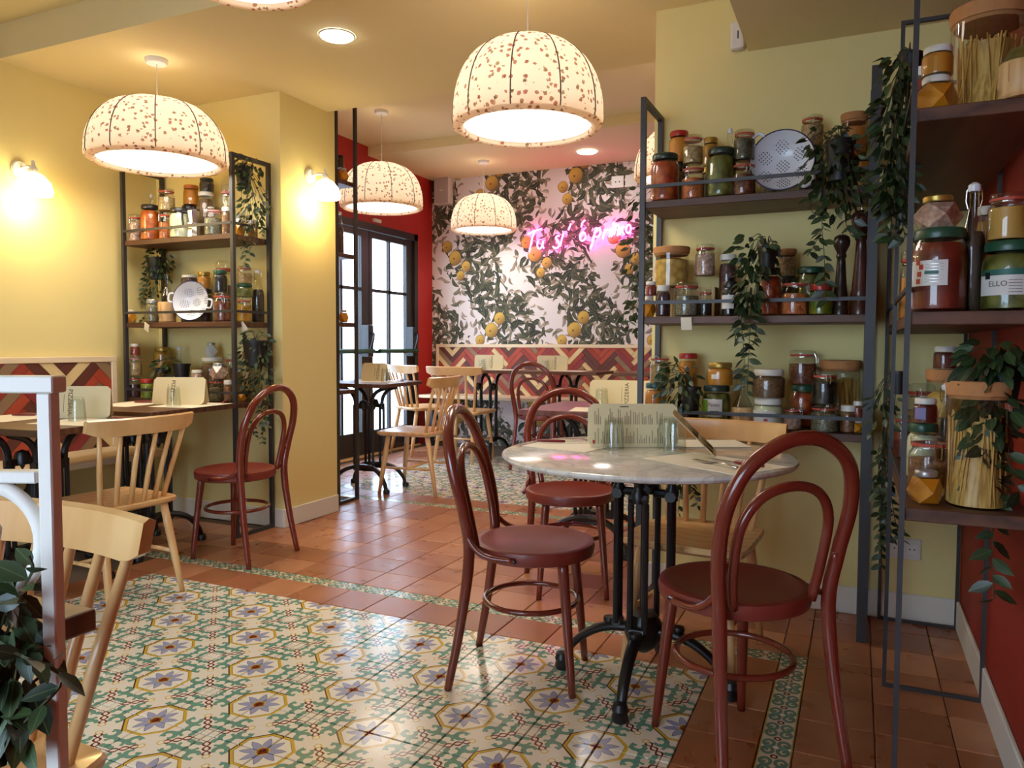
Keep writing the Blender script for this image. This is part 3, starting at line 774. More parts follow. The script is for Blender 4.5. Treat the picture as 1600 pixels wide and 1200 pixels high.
# ------------------------------------------------------------------ jars and bottles
def m_jarglass():
    m = MT('jar_glass'); t = m.t
    tr = m.n('ShaderNodeBsdfTransparent'); tr.inputs[0].default_value = (0.93, 0.95, 0.94, 1); gl = m.n('ShaderNodeBsdfGlossy'); gl.inputs['Roughness'].default_value = 0.04
    lw = m.n('ShaderNodeLayerWeight'); lw.inputs[0].default_value = 0.5
    f = (S(t, lw.outputs['Facing']).m('POWER', 2.5))*0.55 + 0.05; mx = m.n('ShaderNodeMixShader')
    m.link(f, mx.inputs[0]); m.link(tr.outputs[0], mx.inputs[1]); m.link(gl.outputs[0], mx.inputs[2]); m.link(mx.outputs[0], m.out.inputs[0])
    return m.mat
m_jar = m_jarglass()
CONT = {  # content: two colours, grain scale (0 smooth)
 'pepper': ((176, 52, 22), (206, 120, 50), 55), 'brown': ((70, 46, 30), (104, 72, 46), 80), 'apricot': ((206, 122, 26), (226, 150, 44), 0), 'lentil': ((206, 104, 48), (226, 130, 70), 260),
 'tan': ((178, 146, 94), (200, 170, 118), 160), 'olive': ((96, 88, 36), (128, 118, 54), 60), 'gold': ((206, 150, 34), (226, 176, 60), 40), 'pickle': ((92, 98, 34), (140, 140, 62), 60),
 'bean': ((120, 58, 40), (164, 96, 66), 130), 'herb': ((52, 54, 38), (84, 86, 58), 200), 'amber': ((178, 104, 36), (206, 134, 56), 0), 'turmeric': ((214, 130, 16), (228, 150, 30), 0),
 'paprika': ((132, 44, 30), (158, 62, 40), 0), 'plum': ((66, 34, 40), (98, 56, 60), 90), 'seed': ((120, 114, 88), (160, 152, 122), 220), 'black': ((26, 24, 24), (52, 46, 44), 120),
 'pasta': ((206, 158, 66), (230, 190, 100), 55), 'pinksalt': ((214, 168, 146), (234, 196, 176), 150), 'pestoy': ((110, 150, 40), (220, 176, 40), 18), 'cream': ((206, 204, 164), (222, 220, 186), 0),
 'honey': ((190, 118, 26), (210, 146, 46), 0), 'lentilb': ((110, 80, 54), (144, 110, 78), 240), 'spice': ((128, 84, 50), (164, 116, 74), 180), 'spaghetti': ((206, 160, 78), (228, 190, 112), 0),
 'carrot': ((206, 92, 24), (224, 128, 44), 50), 'salt': ((226, 224, 222), (240, 238, 236), 0), 'sauce': ((118, 34, 16), (150, 58, 26), 30), 'mustard': ((196, 146, 62), (210, 164, 82), 0),
 'jam': ((88, 30, 22), (118, 44, 28), 0), 'dark': ((48, 36, 26), (70, 54, 40), 0), 'wine': ((60, 18, 20), (86, 28, 28), 0), 'clear': ((196, 190, 164), (214, 208, 184), 0)}
LIDS = {'darkgreen': (34, 52, 44), 'black': (36, 34, 36), 'red': (178, 44, 32), 'gold': (176, 146, 72), 'white': (226, 222, 212), 'green': (30, 74, 54), 'teal': (34, 78, 82), 'mint': (150, 178, 150), 'silver': (176, 174, 170), 'cork': (186, 128, 78), 'amber': (196, 110, 34), 'pink': (206, 124, 120), 'glass': (190, 190, 180)}
_cm = {}
def cmat(k):
    if k not in _cm:
        a, b, sc = CONT[k]; a, b = rgb(*a), rgb(*b); m = MT('content_' + k); co = m.coord('Object')
        if k == 'spaghetti':
            x, y, z = m.sep(co); f = m.noise(m.comb(x*140.0, y*140.0, z*4.0), 1.0, 2.0); c = m.ramp(f, [(0.3, tuple(q*0.55 for q in a)), (0.5, a), (0.75, b)])
        elif sc:
            v = m.voro(co, sc*0.55); f = S(m.t, v.outputs['Distance']); r, g, bl = m.sep(v.outputs['Color'])
            c = m.mix(r, a, b); c = m.mix((f-0.25)*1.4, c, tuple(q*0.45 for q in a))
        else: c = m.mix(m.noise(co, 18.0, 2.0), a, b)
        _cm[k] = m.set(c, 0.45)
    return _cm[k]
_lm = {}
def lmat(k):
    if k not in _lm: _lm[k] = paint('lid_' + k, rgb(*LIDS[k]), 0.35, 0.04, metal=0.7 if k in ('gold', 'silver') else 0.0) if k != 'cork' else paint('lid_cork', rgb(*LIDS[k]), 0.8, 0.12, 60.0, 0.1)
    return _lm[k]
m_gasket = paint('rubber_gasket', rgb(186, 74, 58), 0.55, 0.04); m_gasketp = paint('rubber_gasket_pink', rgb(210, 128, 122), 0.55, 0.04)
m_woodstave = wood('pale_staves', rgb(196, 152, 98), rgb(222, 182, 128), 0.5, 20.0, 2)
m_mill = wood('dark_mill_wood', rgb(34, 22, 18), rgb(56, 36, 28), 0.3, 12.0, 2); m_millb = wood('brown_mill_wood', rgb(56, 28, 22), rgb(84, 44, 34), 0.26, 12.0, 2)
FACE = -1.15   # direction (radians) a front label looks
def facets(prof, n=4, top=None):
    bm = newbm(); rings = []
    for r, z, ph, k in prof: rings.append([bm.verts.new((r*math.cos(2*PI*i/k+ph), r*math.sin(2*PI*i/k+ph), z)) for i in range(k)])
    for a, b in zip(rings, rings[1:]):
        if len(a) == len(b):
            same = abs((a[0].co.x*b[0].co.y - a[0].co.y*b[0].co.x)) < 1e-9*1e3
            k = len(a)
            if same:
                for i in range(k): bm.faces.new((a[i], a[(i+1) % k], b[(i+1) % k], b[i]))
            else:
                o_ = 0 if math.atan2(b[0].co.y, b[0].co.x) > math.atan2(a[0].co.y, a[0].co.x) else 1
                for i in range(k): bm.faces.new((a[i], a[(i+1) % k], b[(i+o_) % k])); bm.faces.new((a[(i+1-o_) % k], b[(i+1) % k], b[i]))
    bm.faces.new(list(reversed(rings[0]))); bm.faces.new(rings[-1]); bmesh.ops.recalc_face_normals(bm, faces=bm.faces)
    return bm
SEG = 20
def make_jar(un, lev, kind, x, y, z, r, h, content, lid, desc):
    place = {'W': 'by marble table', 'A': 'of alcove unit', 'R': 'by red wall', 'F': 'behind pillar'}[un]
    level = {0: 'lower', 1: 'middle', 2: 'upper'}[lev]
    label = '%s, %s shelf %s' % (desc, level, place)
    nm, cat = {'clip': ('clip_jar', 'jar'), 'screw': ('preserve_jar', 'jar'), 'diamond': ('faceted_jar', 'jar'), 'cork': ('cork_jar', 'jar'), 'bottle': ('swing_bottle', 'bottle'), 'flask': ('flask', 'bottle'), 'mill': ('pepper_mill', 'mill'), 'moka': ('moka_pot', 'coffee pot')}[kind]
    grp = {'W': 'on the shelves by the marble table', 'A': 'on the alcove shelves', 'R': 'on the shelves by the red wall', 'F': 'on the shelves behind the pillar'}[un]
    rz = random.uniform(-0.5, 0.5); t = thing(nm, label, cat, (x, y, z+0.0004), rz, '%ss %s' % (nm.replace('_', ' '), grp))
    g = 0.0022; h = h - 0.0008
    if kind == 'clip':
        hb = h*0.84; body = [(0, 0), (r*0.86, 0), (r*0.97, h*0.03), (r, h*0.08), (r*0.985, hb*0.72), (r*0.95, hb*0.84), (r*0.80, hb*0.93), (r*0.80, hb)]
        obj('glass', lathe(body, SEG), m_jar, t, smooth=True)
        fl = hb*(0.72 if random.random() < 0.6 else 0.82)
        obj('contents', lathe([(0, 0.004), (r*0.84, 0.004), (r*0.95, h*0.04), (r*0.955, fl*0.98), (r*0.9, fl), (0, fl)], SEG), cmat(content), t, smooth=True)
        obj('gasket', lathe([(r*0.78, hb-0.002), (r*0.90, hb-0.002), (r*0.92, hb+h*0.02), (r*0.90, hb+h*0.04), (r*0.78, hb+h*0.04)], SEG), m_gasketp if lid == 'pink' else m_gasket, t, smooth=True)
        obj('lid', lathe([(0, hb+h*0.04), (r*0.92, hb+h*0.04), (r*0.93, h*0.95), (r*0.86, h*0.985), (r*0.6, h), (0, h)], SEG), m_jar, t, smooth=True)
        a = FACE + random.uniform(-0.9, 0.9); c, s_ = math.cos(a), math.sin(a); w = r*0.16
        q = [(r*0.95, -w, hb+h*0.06), (r*1.08, -w, hb-h*0.05), (r*1.10, -w*0.8, hb-h*0.2), (r*1.10, w*0.8, hb-h*0.2), (r*1.08, w, hb-h*0.05), (r*0.95, w, hb+h*0.06)]
        obj('wire_clip', tube([(u*c-v*s_, u*s_+v*c, ww) for u, v, ww in q], max(0.0012, r*0.032), 5), m_chrome, t)
        obj('wire_band', lathe([(r*0.805, hb-h*0.045), (r*0.84, hb-h*0.045), (r*0.84, hb-h*0.03), (r*0.805, hb-h*0.03)], SEG), m_chrome, t)
    elif kind == 'screw':
        lh = min(h*0.2, 0.022); hb = h-lh
        rl = r*0.86
        body = [(0, 0), (r*0.88, 0), (r*0.98, h*0.03), (r, h*0.08), (r, hb*0.74), (r*0.96, hb*0.86), (rl*0.97, hb*0.96), (rl*0.95, hb)]
        obj('glass', lathe(body, SEG), m_jar, t, smooth=True)
        fl = hb*0.93
        obj('contents', lathe([(0, 0.004), (r*0.86, 0.004), (r*0.955, h*0.04), (r*0.965, hb*0.74), (r*0.92, hb*0.86), (rl*0.9, fl), (0, fl)], SEG), cmat(content), t, smooth=True)
        obj('lid', lathe([(rl*0.9, hb-0.002), (rl*1.03, hb-0.002), (rl*1.05, hb+lh*0.2), (rl*1.05, h-lh*0.2), (rl*0.98, h), (0, h)], SEG), lmat(lid if lid != 'glass' else 'silver'), t, smooth=True)
    elif kind == 'diamond':
        lh = h*0.17; hb = h-lh; m_ = hb*0.46
        for nme, k, mt in (('glass', 1.0, m_jar), ('contents', 0.95, cmat(content))):
            top = hb if k == 1 else hb*0.93
            obj(nme, facets([(r*0.80*k, 0.002 if k < 1 else 0.0, PI/4, 4), (r*1.13*k, m_, 0, 4), (r*0.80*k, top, PI/4, 4)]), mt, t)
        obj('lid', lathe([(r*0.5, hb-0.001), (r*0.60, hb-0.001), (r*0.62, hb+lh*0.2), (r*0.62, h-lh*0.2), (r*0.57, h), (0, h)], SEG), lmat(lid), t, smooth=True)
        t.rotation_euler = (0, 0, 0.42 + random.uniform(-0.2, 0.2))
    elif kind == 'cork':
        lh = min(h*0.16, 0.035); hb = h-lh
        obj('glass', lathe([(0, 0), (r*0.92, 0), (r*0.99, h*0.02), (r, h*0.05), (r, hb-0.006), (r*1.01, hb)], 28), m_jar, t, smooth=True)
        if content == 'spaghetti':
            bm = newbm(); rn = random.Random(int(x*1000)); hs = hb*0.86
            for i in range(110):
                a = rn.uniform(0, 2*PI); q = rn.uniform(0.1, 1)**0.5*r*0.9; a2 = a + rn.uniform(-0.5, 0.5); q2 = min(r*0.92, q*rn.uniform(0.5, 1.2))
                tube([(q*math.cos(a), q*math.sin(a), 0.006), (q2*math.cos(a2), q2*math.sin(a2), hs*rn.uniform(0.92, 1))], 0.0024 if r > 0.05 else 0.0018, 4, bm=bm)
            obj('contents', lathe([(0, 0.004), (r*0.86, 0.004), (r*0.80, hs*0.2), (r*0.58, hs*0.55), (r*0.66, hs*0.9), (0, hs*0.9)], 20), cmat('spaghetti'), t, smooth=True)
            o = obj('spaghetti_strands', bm, cmat('spaghetti'), t); o['kind'] = 'stuff'
        else: obj('contents', lathe([(0, 0.004), (r*0.9, 0.004), (r*0.96, h*0.03), (r*0.965, hb*0.80), (r*0.6, hb*0.86), (0, hb*0.84)], 28), cmat(content), t, smooth=True)
        obj('cork_lid', lathe([(0, hb-0.008), (r*0.93, hb-0.008), (r*0.97, hb), (r*1.02, hb+0.001), (r*1.06, h-0.003), (r*1.03, h), (0, h)], 28), lmat('cork'), t, smooth=True)
    elif kind == 'bottle':
        hs = h*0.93
        body = [(0, 0), (r*0.88, 0), (r, h*0.02), (r, h*0.50), (r*0.92, h*0.58), (r*0.55, h*0.73), (r*0.40, h*0.80), (r*0.38, h*0.90), (r*0.44, h*0.905), (r*0.42, hs)]
        obj('glass', lathe(body, 18), m_jar, t, smooth=True)
        fl = 0.62 if content != 'clear' else 0.35
        pr = [(0, 0.003), (r*0.86, 0.003), (r*0.95, h*0.025), (r*0.95, min(fl, 0.5)*h)] + ([(r*0.86, h*0.585), (r*0.7, h*fl)] if fl > 0.55 else []) + [(0, fl*h)]
        obj('contents', lathe(pr, 18), cmat(content), t, smooth=True)
        obj('stopper', lathe([(0, hs), (r*0.45, hs), (r*0.5, hs+h*0.02), (r*0.47, hs+h*0.05), (r*0.2, h), (0, h)], 14), m_enamel, t, smooth=True)
        q = [(r*0.2, 0, h*0.985), (r*0.56, 0, h*0.94), (r*0.6, 0, h*0.86), (r*0.44, 0, h*0.80)]
        for s_ in (1, -1): obj('wire_bail', tube([(u*s_, v, ww) for u, v, ww in q], max(0.001, r*0.05), 5), m_chrome, t)
    elif kind == 'flask':
        wz = h*0.42
        bm = lathe([(0, 0), (r*0.86, 0), (r*0.95, h*0.03), (r*0.88, h*0.08), (r, h*0.16), (r, wz-h*0.03), (r*0.94, wz), (r*0.8, wz), (0, wz*0.98)], 24)
        obj('wooden_foot', bm, m_woodstave, t, smooth=True)
        for i in range(8):
            a = 2*PI*i/8+0.2; obj('stave_seam', tube([(r*1.001*math.cos(a), r*1.001*math.sin(a), h*0.17), (r*1.001*math.cos(a), r*1.001*math.sin(a), wz-h*0.035)], 0.0008, 4), lmat('cork'), t)
        obj('glass', lathe([(r*0.9, wz), (r*0.93, wz+h*0.02), (r*0.62, wz+h*0.16), (r*0.28, wz+h*0.30), (r*0.2, h*0.80), (r*0.2, h*0.96), (r*0.26, h*0.97), (r*0.26, h)], 20), m_jar, t, smooth=True)
        if content == 'dark': obj('contents', lathe([(0, wz+0.001), (r*0.88, wz+0.001), (r*0.58, wz+h*0.16), (0, wz+h*0.16)], 20), cmat('olive'), t, smooth=True)
    elif kind == 'mill':
        mt = m_mill if content == 'mill' else m_millb
        obj('body', lathe([(0, 0), (r, 0), (r, h*0.06), (r*0.86, h*0.10), (r*0.80, h*0.14), (r*0.95, h*0.17), (r*0.86, h*0.22), (r*0.70, h*0.40), (r*0.56, h*0.60), (r*0.50, h*0.68), (r*0.66, h*0.70), (r*0.60, h*0.73), (0, h*0.73)], 24), mt, t, smooth=True)
        obj('head', lathe([(0, h*0.73), (r*0.52, h*0.73), (r*0.6, h*0.76), (r*0.98, h*0.83), (r*1.05, h*0.88), (r*0.9, h*0.935), (r*0.5, h*0.96), (0, h*0.965)], 24), mt, t, smooth=True)
        obj('finial', lathe([(0, h*0.965), (r*0.12, h*0.965), (r*0.14, h*0.985), (0, h)], 10), m_chrome, t, smooth=True)
    elif kind == 'moka':
        obj('boiler', lathe([(0, 0), (r*0.95, 0), (r*0.8, h*0.40), (r*0.85, h*0.42), (r*0.85, h*0.46), (0, h*0.46)], 8), m_chrome, t)
        obj('pot', lathe([(0, h*0.46), (r*0.62, h*0.46), (r*0.86, h*0.84), (0, h*0.84)], 8), m_chrome, t)
        obj('lid', lathe([(r*0.9, h*0.84), (r*0.88, h*0.87), (r*0.3, h*0.93), (0, h*0.93)], 8), m_black, t)
        obj('knob', lathe([(0, h*0.92), (r*0.16, h*0.93), (r*0.2, h*0.97), (0, h)], 10), m_black, t, smooth=True)
        obj('handle', tube(smooth_path([(-r*0.8, 0, h*0.80), (-r*1.5, 0, h*0.82), (-r*1.65, 0, h*0.66), (-r*1.5, 0, h*0.36)], 4), r*0.14, 8), m_black, t, smooth='all')
        t.rotation_euler = (0, 0, 0.45)
    return t, label
JARS = [
 ('W', 2, 'screw', -0.755, 3.195, 1.722, 0.0591, 0.2, 'pepper', 'darkgreen', 'red pepper chunks jar with dark lid'),
 ('W', 2, 'screw', -0.728, 3.345, 1.722, 0.0433, 0.187, 'brown', 'black', 'squat brown jar hidden low behind the red peppers'),
 ('W', 2, 'screw', -0.73, 3.345, 1.909, 0.0432, 0.143, 'apricot', 'red', 'amber preserve jar with red lid'),
 ('W', 2, 'clip', -0.637, 3.195, 1.722, 0.0477, 0.146, 'lentil', 'red', 'orange lentil clip jar'),
 ('W', 2, 'clip', -0.639, 3.195, 1.868, 0.041, 0.121, 'tan', 'red', 'tan flour clip jar stacked on orange lentils'),
 ('W', 2, 'screw', -0.593, 3.345, 1.722, 0.0412, 0.164, 'olive', 'gold', 'dark olive jar behind the lentil stack'),
 ('W', 2, 'screw', -0.595, 3.345, 1.886, 0.0329, 0.124, 'gold', 'gold', 'golden honey jar with gold lid'),
 ('W', 2, 'screw', -0.524, 3.195, 1.722, 0.0587, 0.2, 'pickle', 'darkgreen', 'green pickled chilli jar with dark green lid'),
 ('W', 2, 'bottle', -0.514, 3.345, 1.722, 0.019, 0.323, 'clear', 'white', 'thin clear swing-top bottle'),
 ('W', 2, 'clip', -0.435, 3.195, 1.722, 0.0475, 0.141, 'bean', 'red', 'red bean clip jar'),
 ('W', 2, 'clip', -0.435, 3.195, 1.863, 0.0423, 0.124, 'herb', 'red', 'dark herb clip jar stacked on red beans'),
 ('W', 2, 'clip', -0.356, 3.345, 1.722, 0.0319, 0.273, 'tan', 'red', 'tall tan clip jar behind the colander'),
 ('W', 2, 'screw', -0.187, 3.345, 1.722, 0.0469, 0.203, 'brown', 'black', 'dark jar half covered by trailing leaves'),
 ('W', 2, 'clip', -0.19, 3.345, 1.925, 0.0442, 0.131, 'tan', 'red', 'pale clip jar rising above the trailing plant'),
 ('W', 2, 'screw', -0.035, 3.345, 1.722, 0.045, 0.14, 'brown', 'darkgreen', 'dark jar low beside the unit post'),
 ('W', 2, 'cork', -0.035, 3.345, 1.862, 0.048, 0.182, 'amber', 'cork', 'amber cork-lidded jar beside the unit post'),
 ('W', 2, 'screw', 0.002, 3.195, 1.722, 0.0194, 0.128, 'apricot', 'mint', 'small orange jar with pale green lid'),
 ('W', 1, 'diamond', -0.815, 3.195, 1.243, 0.0287, 0.09, 'turmeric', 'white', 'faceted turmeric jar'),
 ('W', 1, 'screw', -0.808, 3.195, 1.333, 0.0232, 0.062, 'paprika', 'white', 'tiny paprika jar stacked on turmeric'),
 ('W', 1, 'screw', -0.755, 3.195, 1.243, 0.0312, 0.134, 'plum', 'white', 'purple spice jar with white lid'),
 ('W', 1, 'clip', -0.656, 3.195, 1.243, 0.0508, 0.145, 'seed', 'red', 'grey green seed clip jar'),
 ('W', 1, 'clip', -0.579, 3.195, 1.243, 0.0278, 0.113, 'black', 'red', 'small black pepper clip jar'),
 ('W', 1, 'screw', -0.481, 3.195, 1.243, 0.0327, 0.142, 'black', 'black', 'dark olive jar with white paper label'),
 ('W', 1, 'cork', -0.754, 3.335, 1.376, 0.0759, 0.176, 'pasta', 'cork', 'wide cork-lidded jar of yellow pasta'),
 ('W', 1, 'clip', -0.608, 3.335, 1.421, 0.0428, 0.138, 'pinksalt', 'red', 'pink salt clip jar'),
 ('W', 1, 'screw', -0.513, 3.345, 1.243, 0.037, 0.269, 'plum', 'white', 'tall dark cherry jar with white lid'),
 ('W', 1, 'screw', -0.328, 3.195, 1.243, 0.0461, 0.19, 'pepper', 'black', 'tall dried pepper jar beside trailing plant'),
 ('W', 1, 'screw', -0.277, 3.345, 1.243, 0.0452, 0.166, 'brown', 'black', 'brown jar under a cork jar'),
 ('W', 1, 'cork', -0.28, 3.345, 1.409, 0.0398, 0.113, 'tan', 'cork', 'small cork-lidded tan jar'),
 ('W', 1, 'clip', -0.231, 3.195, 1.243, 0.0531, 0.142, 'lentil', 'red', 'bright orange lentil clip jar'),
 ('W', 1, 'screw', -0.183, 3.345, 1.243, 0.059, 0.202, 'pickle', 'green', 'wide green pickle jar with green lid'),
 ('W', 1, 'screw', -0.135, 3.195, 1.243, 0.0449, 0.121, 'pestoy', 'red', 'green and yellow jar with bright red lid'),
 ('W', 1, 'mill', -0.066, 3.195, 1.243, 0.0296, 0.32, 'mill', '', 'slim black pepper mill with round head'),
 ('W', 1, 'mill', 0.002, 3.195, 1.243, 0.0354, 0.412, 'millb', '', 'tall brown pepper mill beside the post'),
 ('W', 0, 'screw', -0.818, 3.345, 0.79, 0.0488, 0.167, 'amber', 'teal', 'orange jar with teal lid'),
 ('W', 0, 'clip', -0.801, 3.345, 0.957, 0.0442, 0.123, 'tan', 'red', 'tan clip jar on the teal lid'),
 ('W', 0, 'screw', -0.673, 3.345, 0.79, 0.0479, 0.109, 'brown', 'black', 'brown jar behind the small ivy'),
 ('W', 0, 'screw', -0.676, 3.345, 0.899, 0.0436, 0.191, 'apricot', 'red', 'orange and green jar with red lid'),
 ('W', 0, 'screw', -0.527, 3.195, 0.79, 0.0583, 0.17, 'pickle', 'darkgreen', 'pesto jar with green and white label'),
 ('W', 0, 'screw', -0.514, 3.195, 0.96, 0.0528, 0.095, 'honey', 'gold', 'round honey jar'),
 ('W', 0, 'flask', -0.422, 3.195, 0.79, 0.043, 0.199, 'clear', '', 'glass flask in a wooden foot'),
 ('W', 0, 'screw', -0.322, 3.195, 0.79, 0.0593, 0.124, 'cream', 'white', 'cream sauce jar with printed label'),
 ('W', 0, 'screw', -0.323, 3.195, 0.914, 0.0643, 0.116, 'lentilb', 'white', 'brown lentil jar with white lid'),
 ('W', 0, 'clip', -0.23, 3.195, 0.79, 0.0369, 0.093, 'pinksalt', 'red', 'pink salt clip jar low on the shelf'),
 ('W', 0, 'screw', -0.202, 3.345, 0.79, 0.053, 0.174, 'pepper', 'green', 'dark red sauce jar with green lid'),
 ('W', 0, 'clip', -0.206, 3.345, 0.964, 0.0542, 0.143, 'bean', 'red', 'red bean clip jar at the top of its stack'),
 ('W', 0, 'clip', -0.11, 3.195, 0.79, 0.0539, 0.105, 'seed', 'red', 'grey seed clip jar'),
 ('W', 0, 'clip', -0.113, 3.195, 0.895, 0.0475, 0.131, 'black', 'red', 'black bean clip jar'),
 ('W', 0, 'bottle', -0.165, 3.345, 0.79, 0.0262, 0.255, 'clear', 'white', 'swing-top bottle behind the black beans'),
 ('W', 0, 'screw', -0.027, 3.195, 0.79, 0.03, 0.106, 'spice', 'white', 'bulbous spice jar with white lid'),
 ('W', 0, 'cork', -0.062, 3.34, 0.79, 0.074, 0.277, 'spaghetti', 'cork', 'wide cork-lidded jar of spaghetti'),
 ('W', 0, 'diamond', 0.006, 3.195, 0.79, 0.026, 0.049, 'turmeric', 'white', 'faceted turmeric jar beside the post'),
 ('W', 0, 'screw', 0.006, 3.195, 0.839, 0.0184, 0.074, 'paprika', 'white', 'tiny jar stacked on turmeric'),
 ('A', 2, 'clip', -4.102, 3.345, 1.752, 0.0397, 0.172, 'pinksalt', 'red', 'pinkish clip jar'),
 ('A', 2, 'screw', -3.968, 3.345, 1.752, 0.0569, 0.217, 'carrot', 'black', 'orange carrot jar with black lid'),
 ('A', 2, 'bottle', -4.127, 3.49, 1.752, 0.0205, 0.325, 'clear', 'white', 'thin clear bottle'),
 ('A', 2, 'clip', -3.843, 3.345, 1.752, 0.0369, 0.169, 'lentil', 'red', 'small orange clip jar'),
 ('A', 2, 'clip', -3.828, 3.345, 1.921, 0.0484, 0.137, 'tan', 'red', 'tan clip jar stacked on the orange one'),
 ('A', 2, 'screw', -3.72, 3.345, 1.752, 0.0595, 0.18, 'cream', 'black', 'cream jar with black lid'),
 ('A', 2, 'moka', -3.605, 3.345, 1.752, 0.0418, 0.187, 'steel', '', 'silver moka pot with black handle'),
 ('A', 2, 'screw', -3.799, 3.49, 1.752, 0.0477, 0.225, 'brown', 'black', 'dark jar behind the moka pot'),
 ('A', 2, 'screw', -3.78, 3.49, 1.977, 0.0476, 0.124, 'apricot', 'amber', 'amber jar above the moka pot'),
 ('A', 2, 'screw', -3.659, 3.49, 1.752, 0.0491, 0.297, 'lentilb', 'white', 'brown jar with white lid'),
 ('A', 2, 'screw', -3.65, 3.49, 2.049, 0.0431, 0.084, 'black', 'black', 'dark jar stacked at the back'),
 ('A', 2, 'clip', -3.448, 3.345, 1.752, 0.0524, 0.168, 'seed', 'pink', 'clip jar with pink gasket'),
 ('A', 2, 'screw', -3.348, 3.345, 1.752, 0.0278, 0.161, 'spice', 'white', 'slim spice jar with white lid'),
 ('A', 2, 'clip', -3.482, 3.49, 1.752, 0.0386, 0.328, 'tan', 'pink', 'tall tan clip jar'),
 ('A', 2, 'diamond', -3.305, 3.4, 1.752, 0.0337, 0.101, 'turmeric', 'white', 'small faceted turmeric jar'),
 ('A', 2, 'screw', -3.305, 3.508, 1.752, 0.0287, 0.11, 'honey', 'white', 'small honey jar with white lid'),
 ('A', 1, 'diamond', -4.153, 3.345, 1.252, 0.0301, 0.083, 'turmeric', 'white', 'small faceted orange jar'),
 ('A', 1, 'screw', -3.966, 3.345, 1.252, 0.0375, 0.143, 'seed', 'glass', 'grey glass jar under trailing leaves'),
 ('A', 1, 'flask', -3.838, 3.345, 1.252, 0.0527, 0.295, 'clear', '', 'glass cruet in a striped wooden foot'),
 ('A', 1, 'screw', -3.811, 3.49, 1.252, 0.0521, 0.227, 'olive', 'black', 'olive jar behind the colander'),
 ('A', 1, 'screw', -3.808, 3.49, 1.479, 0.05, 0.072, 'plum', 'white', 'dark jar with white lid'),
 ('A', 1, 'screw', -3.682, 3.49, 1.252, 0.0475, 0.208, 'brown', 'black', 'brown jar behind the colander handle'),
 ('A', 1, 'screw', -3.684, 3.49, 1.46, 0.0395, 0.106, 'honey', 'gold', 'yellow fruit jar with gold lid'),
 ('A', 1, 'clip', -3.388, 3.345, 1.252, 0.0543, 0.171, 'bean', 'red', 'red bean clip jar'),
 ('A', 1, 'screw', -3.405, 3.345, 1.423, 0.0412, 0.131, 'black', 'green', 'black jar stacked on red beans'),
 ('A', 1, 'clip', -3.523, 3.49, 1.252, 0.0488, 0.374, 'lentilb', 'red', 'tall brown clip jar'),
 ('A', 1, 'clip', -3.305, 3.427, 1.252, 0.0435, 0.145, 'gold', 'red', 'yellow clip jar at the foot of its stack'),
 ('A', 1, 'screw', -3.305, 3.434, 1.397, 0.0492, 0.079, 'pickle', 'green', 'olive jar with green lid'),
 ('A', 1, 'clip', -3.305, 3.435, 1.476, 0.0435, 0.105, 'tan', 'red', 'tan clip jar at the top of its stack'),
 ('A', 1, 'bottle', -3.292, 3.53, 1.252, 0.0366, 0.319, 'dark', 'white', 'dark swing-top bottle'),
 ('A', 0, 'clip', -4.138, 3.345, 0.782, 0.0403, 0.139, 'plum', 'red', 'purple clip jar'),
 ('A', 0, 'clip', -4.128, 3.345, 0.921, 0.0402, 0.125, 'tan', 'pink', 'tan clip jar on the purple one'),
 ('A', 0, 'screw', -4.125, 3.345, 1.046, 0.0301, 0.076, 'paprika', 'white', 'tiny jar at the top of its stack'),
 ('A', 0, 'screw', -4.025, 3.345, 0.782, 0.0399, 0.122, 'pestoy', 'red', 'green and yellow jar with red lid'),
 ('A', 0, 'screw', -4.059, 3.49, 0.782, 0.0576, 0.185, 'brown', 'black', 'dark jar behind the ivy'),
 ('A', 0, 'screw', -4.055, 3.49, 0.967, 0.0513, 0.136, 'gold', 'gold', 'yellow fruit jar'),
 ('A', 0, 'bottle', -3.905, 3.49, 0.782, 0.0264, 0.326, 'clear', 'white', 'clear swing-top bottle'),
 ('A', 0, 'screw', -3.582, 3.345, 0.782, 0.0384, 0.101, 'plum', 'black', 'dark jar behind the menu card'),
 ('A', 0, 'screw', -3.601, 3.345, 0.883, 0.0345, 0.084, 'pinksalt', 'white', 'pale jar with white lid'),
 ('A', 0, 'screw', -3.628, 3.49, 0.782, 0.0673, 0.26, 'lentilb', 'white', 'big brown lentil jar with white lid'),
 ('A', 0, 'diamond', -3.635, 3.49, 1.042, 0.0376, 0.09, 'salt', 'silver', 'faceted white salt jar'),
 ('A', 0, 'clip', -3.443, 3.345, 0.782, 0.0454, 0.135, 'seed', 'red', 'grey clip jar'),
 ('A', 0, 'diamond', -3.426, 3.345, 0.917, 0.051, 0.094, 'pinksalt', 'silver', 'faceted pink salt jar'),
 ('A', 0, 'screw', -3.358, 3.345, 0.782, 0.0244, 0.129, 'spice', 'white', 'slim spice jar with white lid'),
 ('A', 0, 'clip', -3.476, 3.49, 0.782, 0.0312, 0.281, 'tan', 'red', 'tall pale clip jar'),
 ('A', 0, 'cork', -3.335, 3.49, 0.782, 0.0321, 0.298, 'spaghetti', 'cork', 'tall spaghetti jar'),
 ('A', 0, 'diamond', -3.305, 3.402, 0.782, 0.0246, 0.06, 'turmeric', 'white', 'small faceted turmeric jar'),
 ('R', 2, 'diamond', 0.156, 2.12, 1.68, 0.0495, 0.091, 'turmeric', 'white', 'big faceted turmeric jar'),
 ('R', 2, 'screw', 0.158, 2.12, 1.771, 0.0347, 0.07, 'honey', 'white', 'honey jar stacked on turmeric'),
 ('R', 2, 'screw', 0.14, 2.36, 1.68, 0.0208, 0.196, 'paprika', 'white', 'small jar behind the turmeric'),
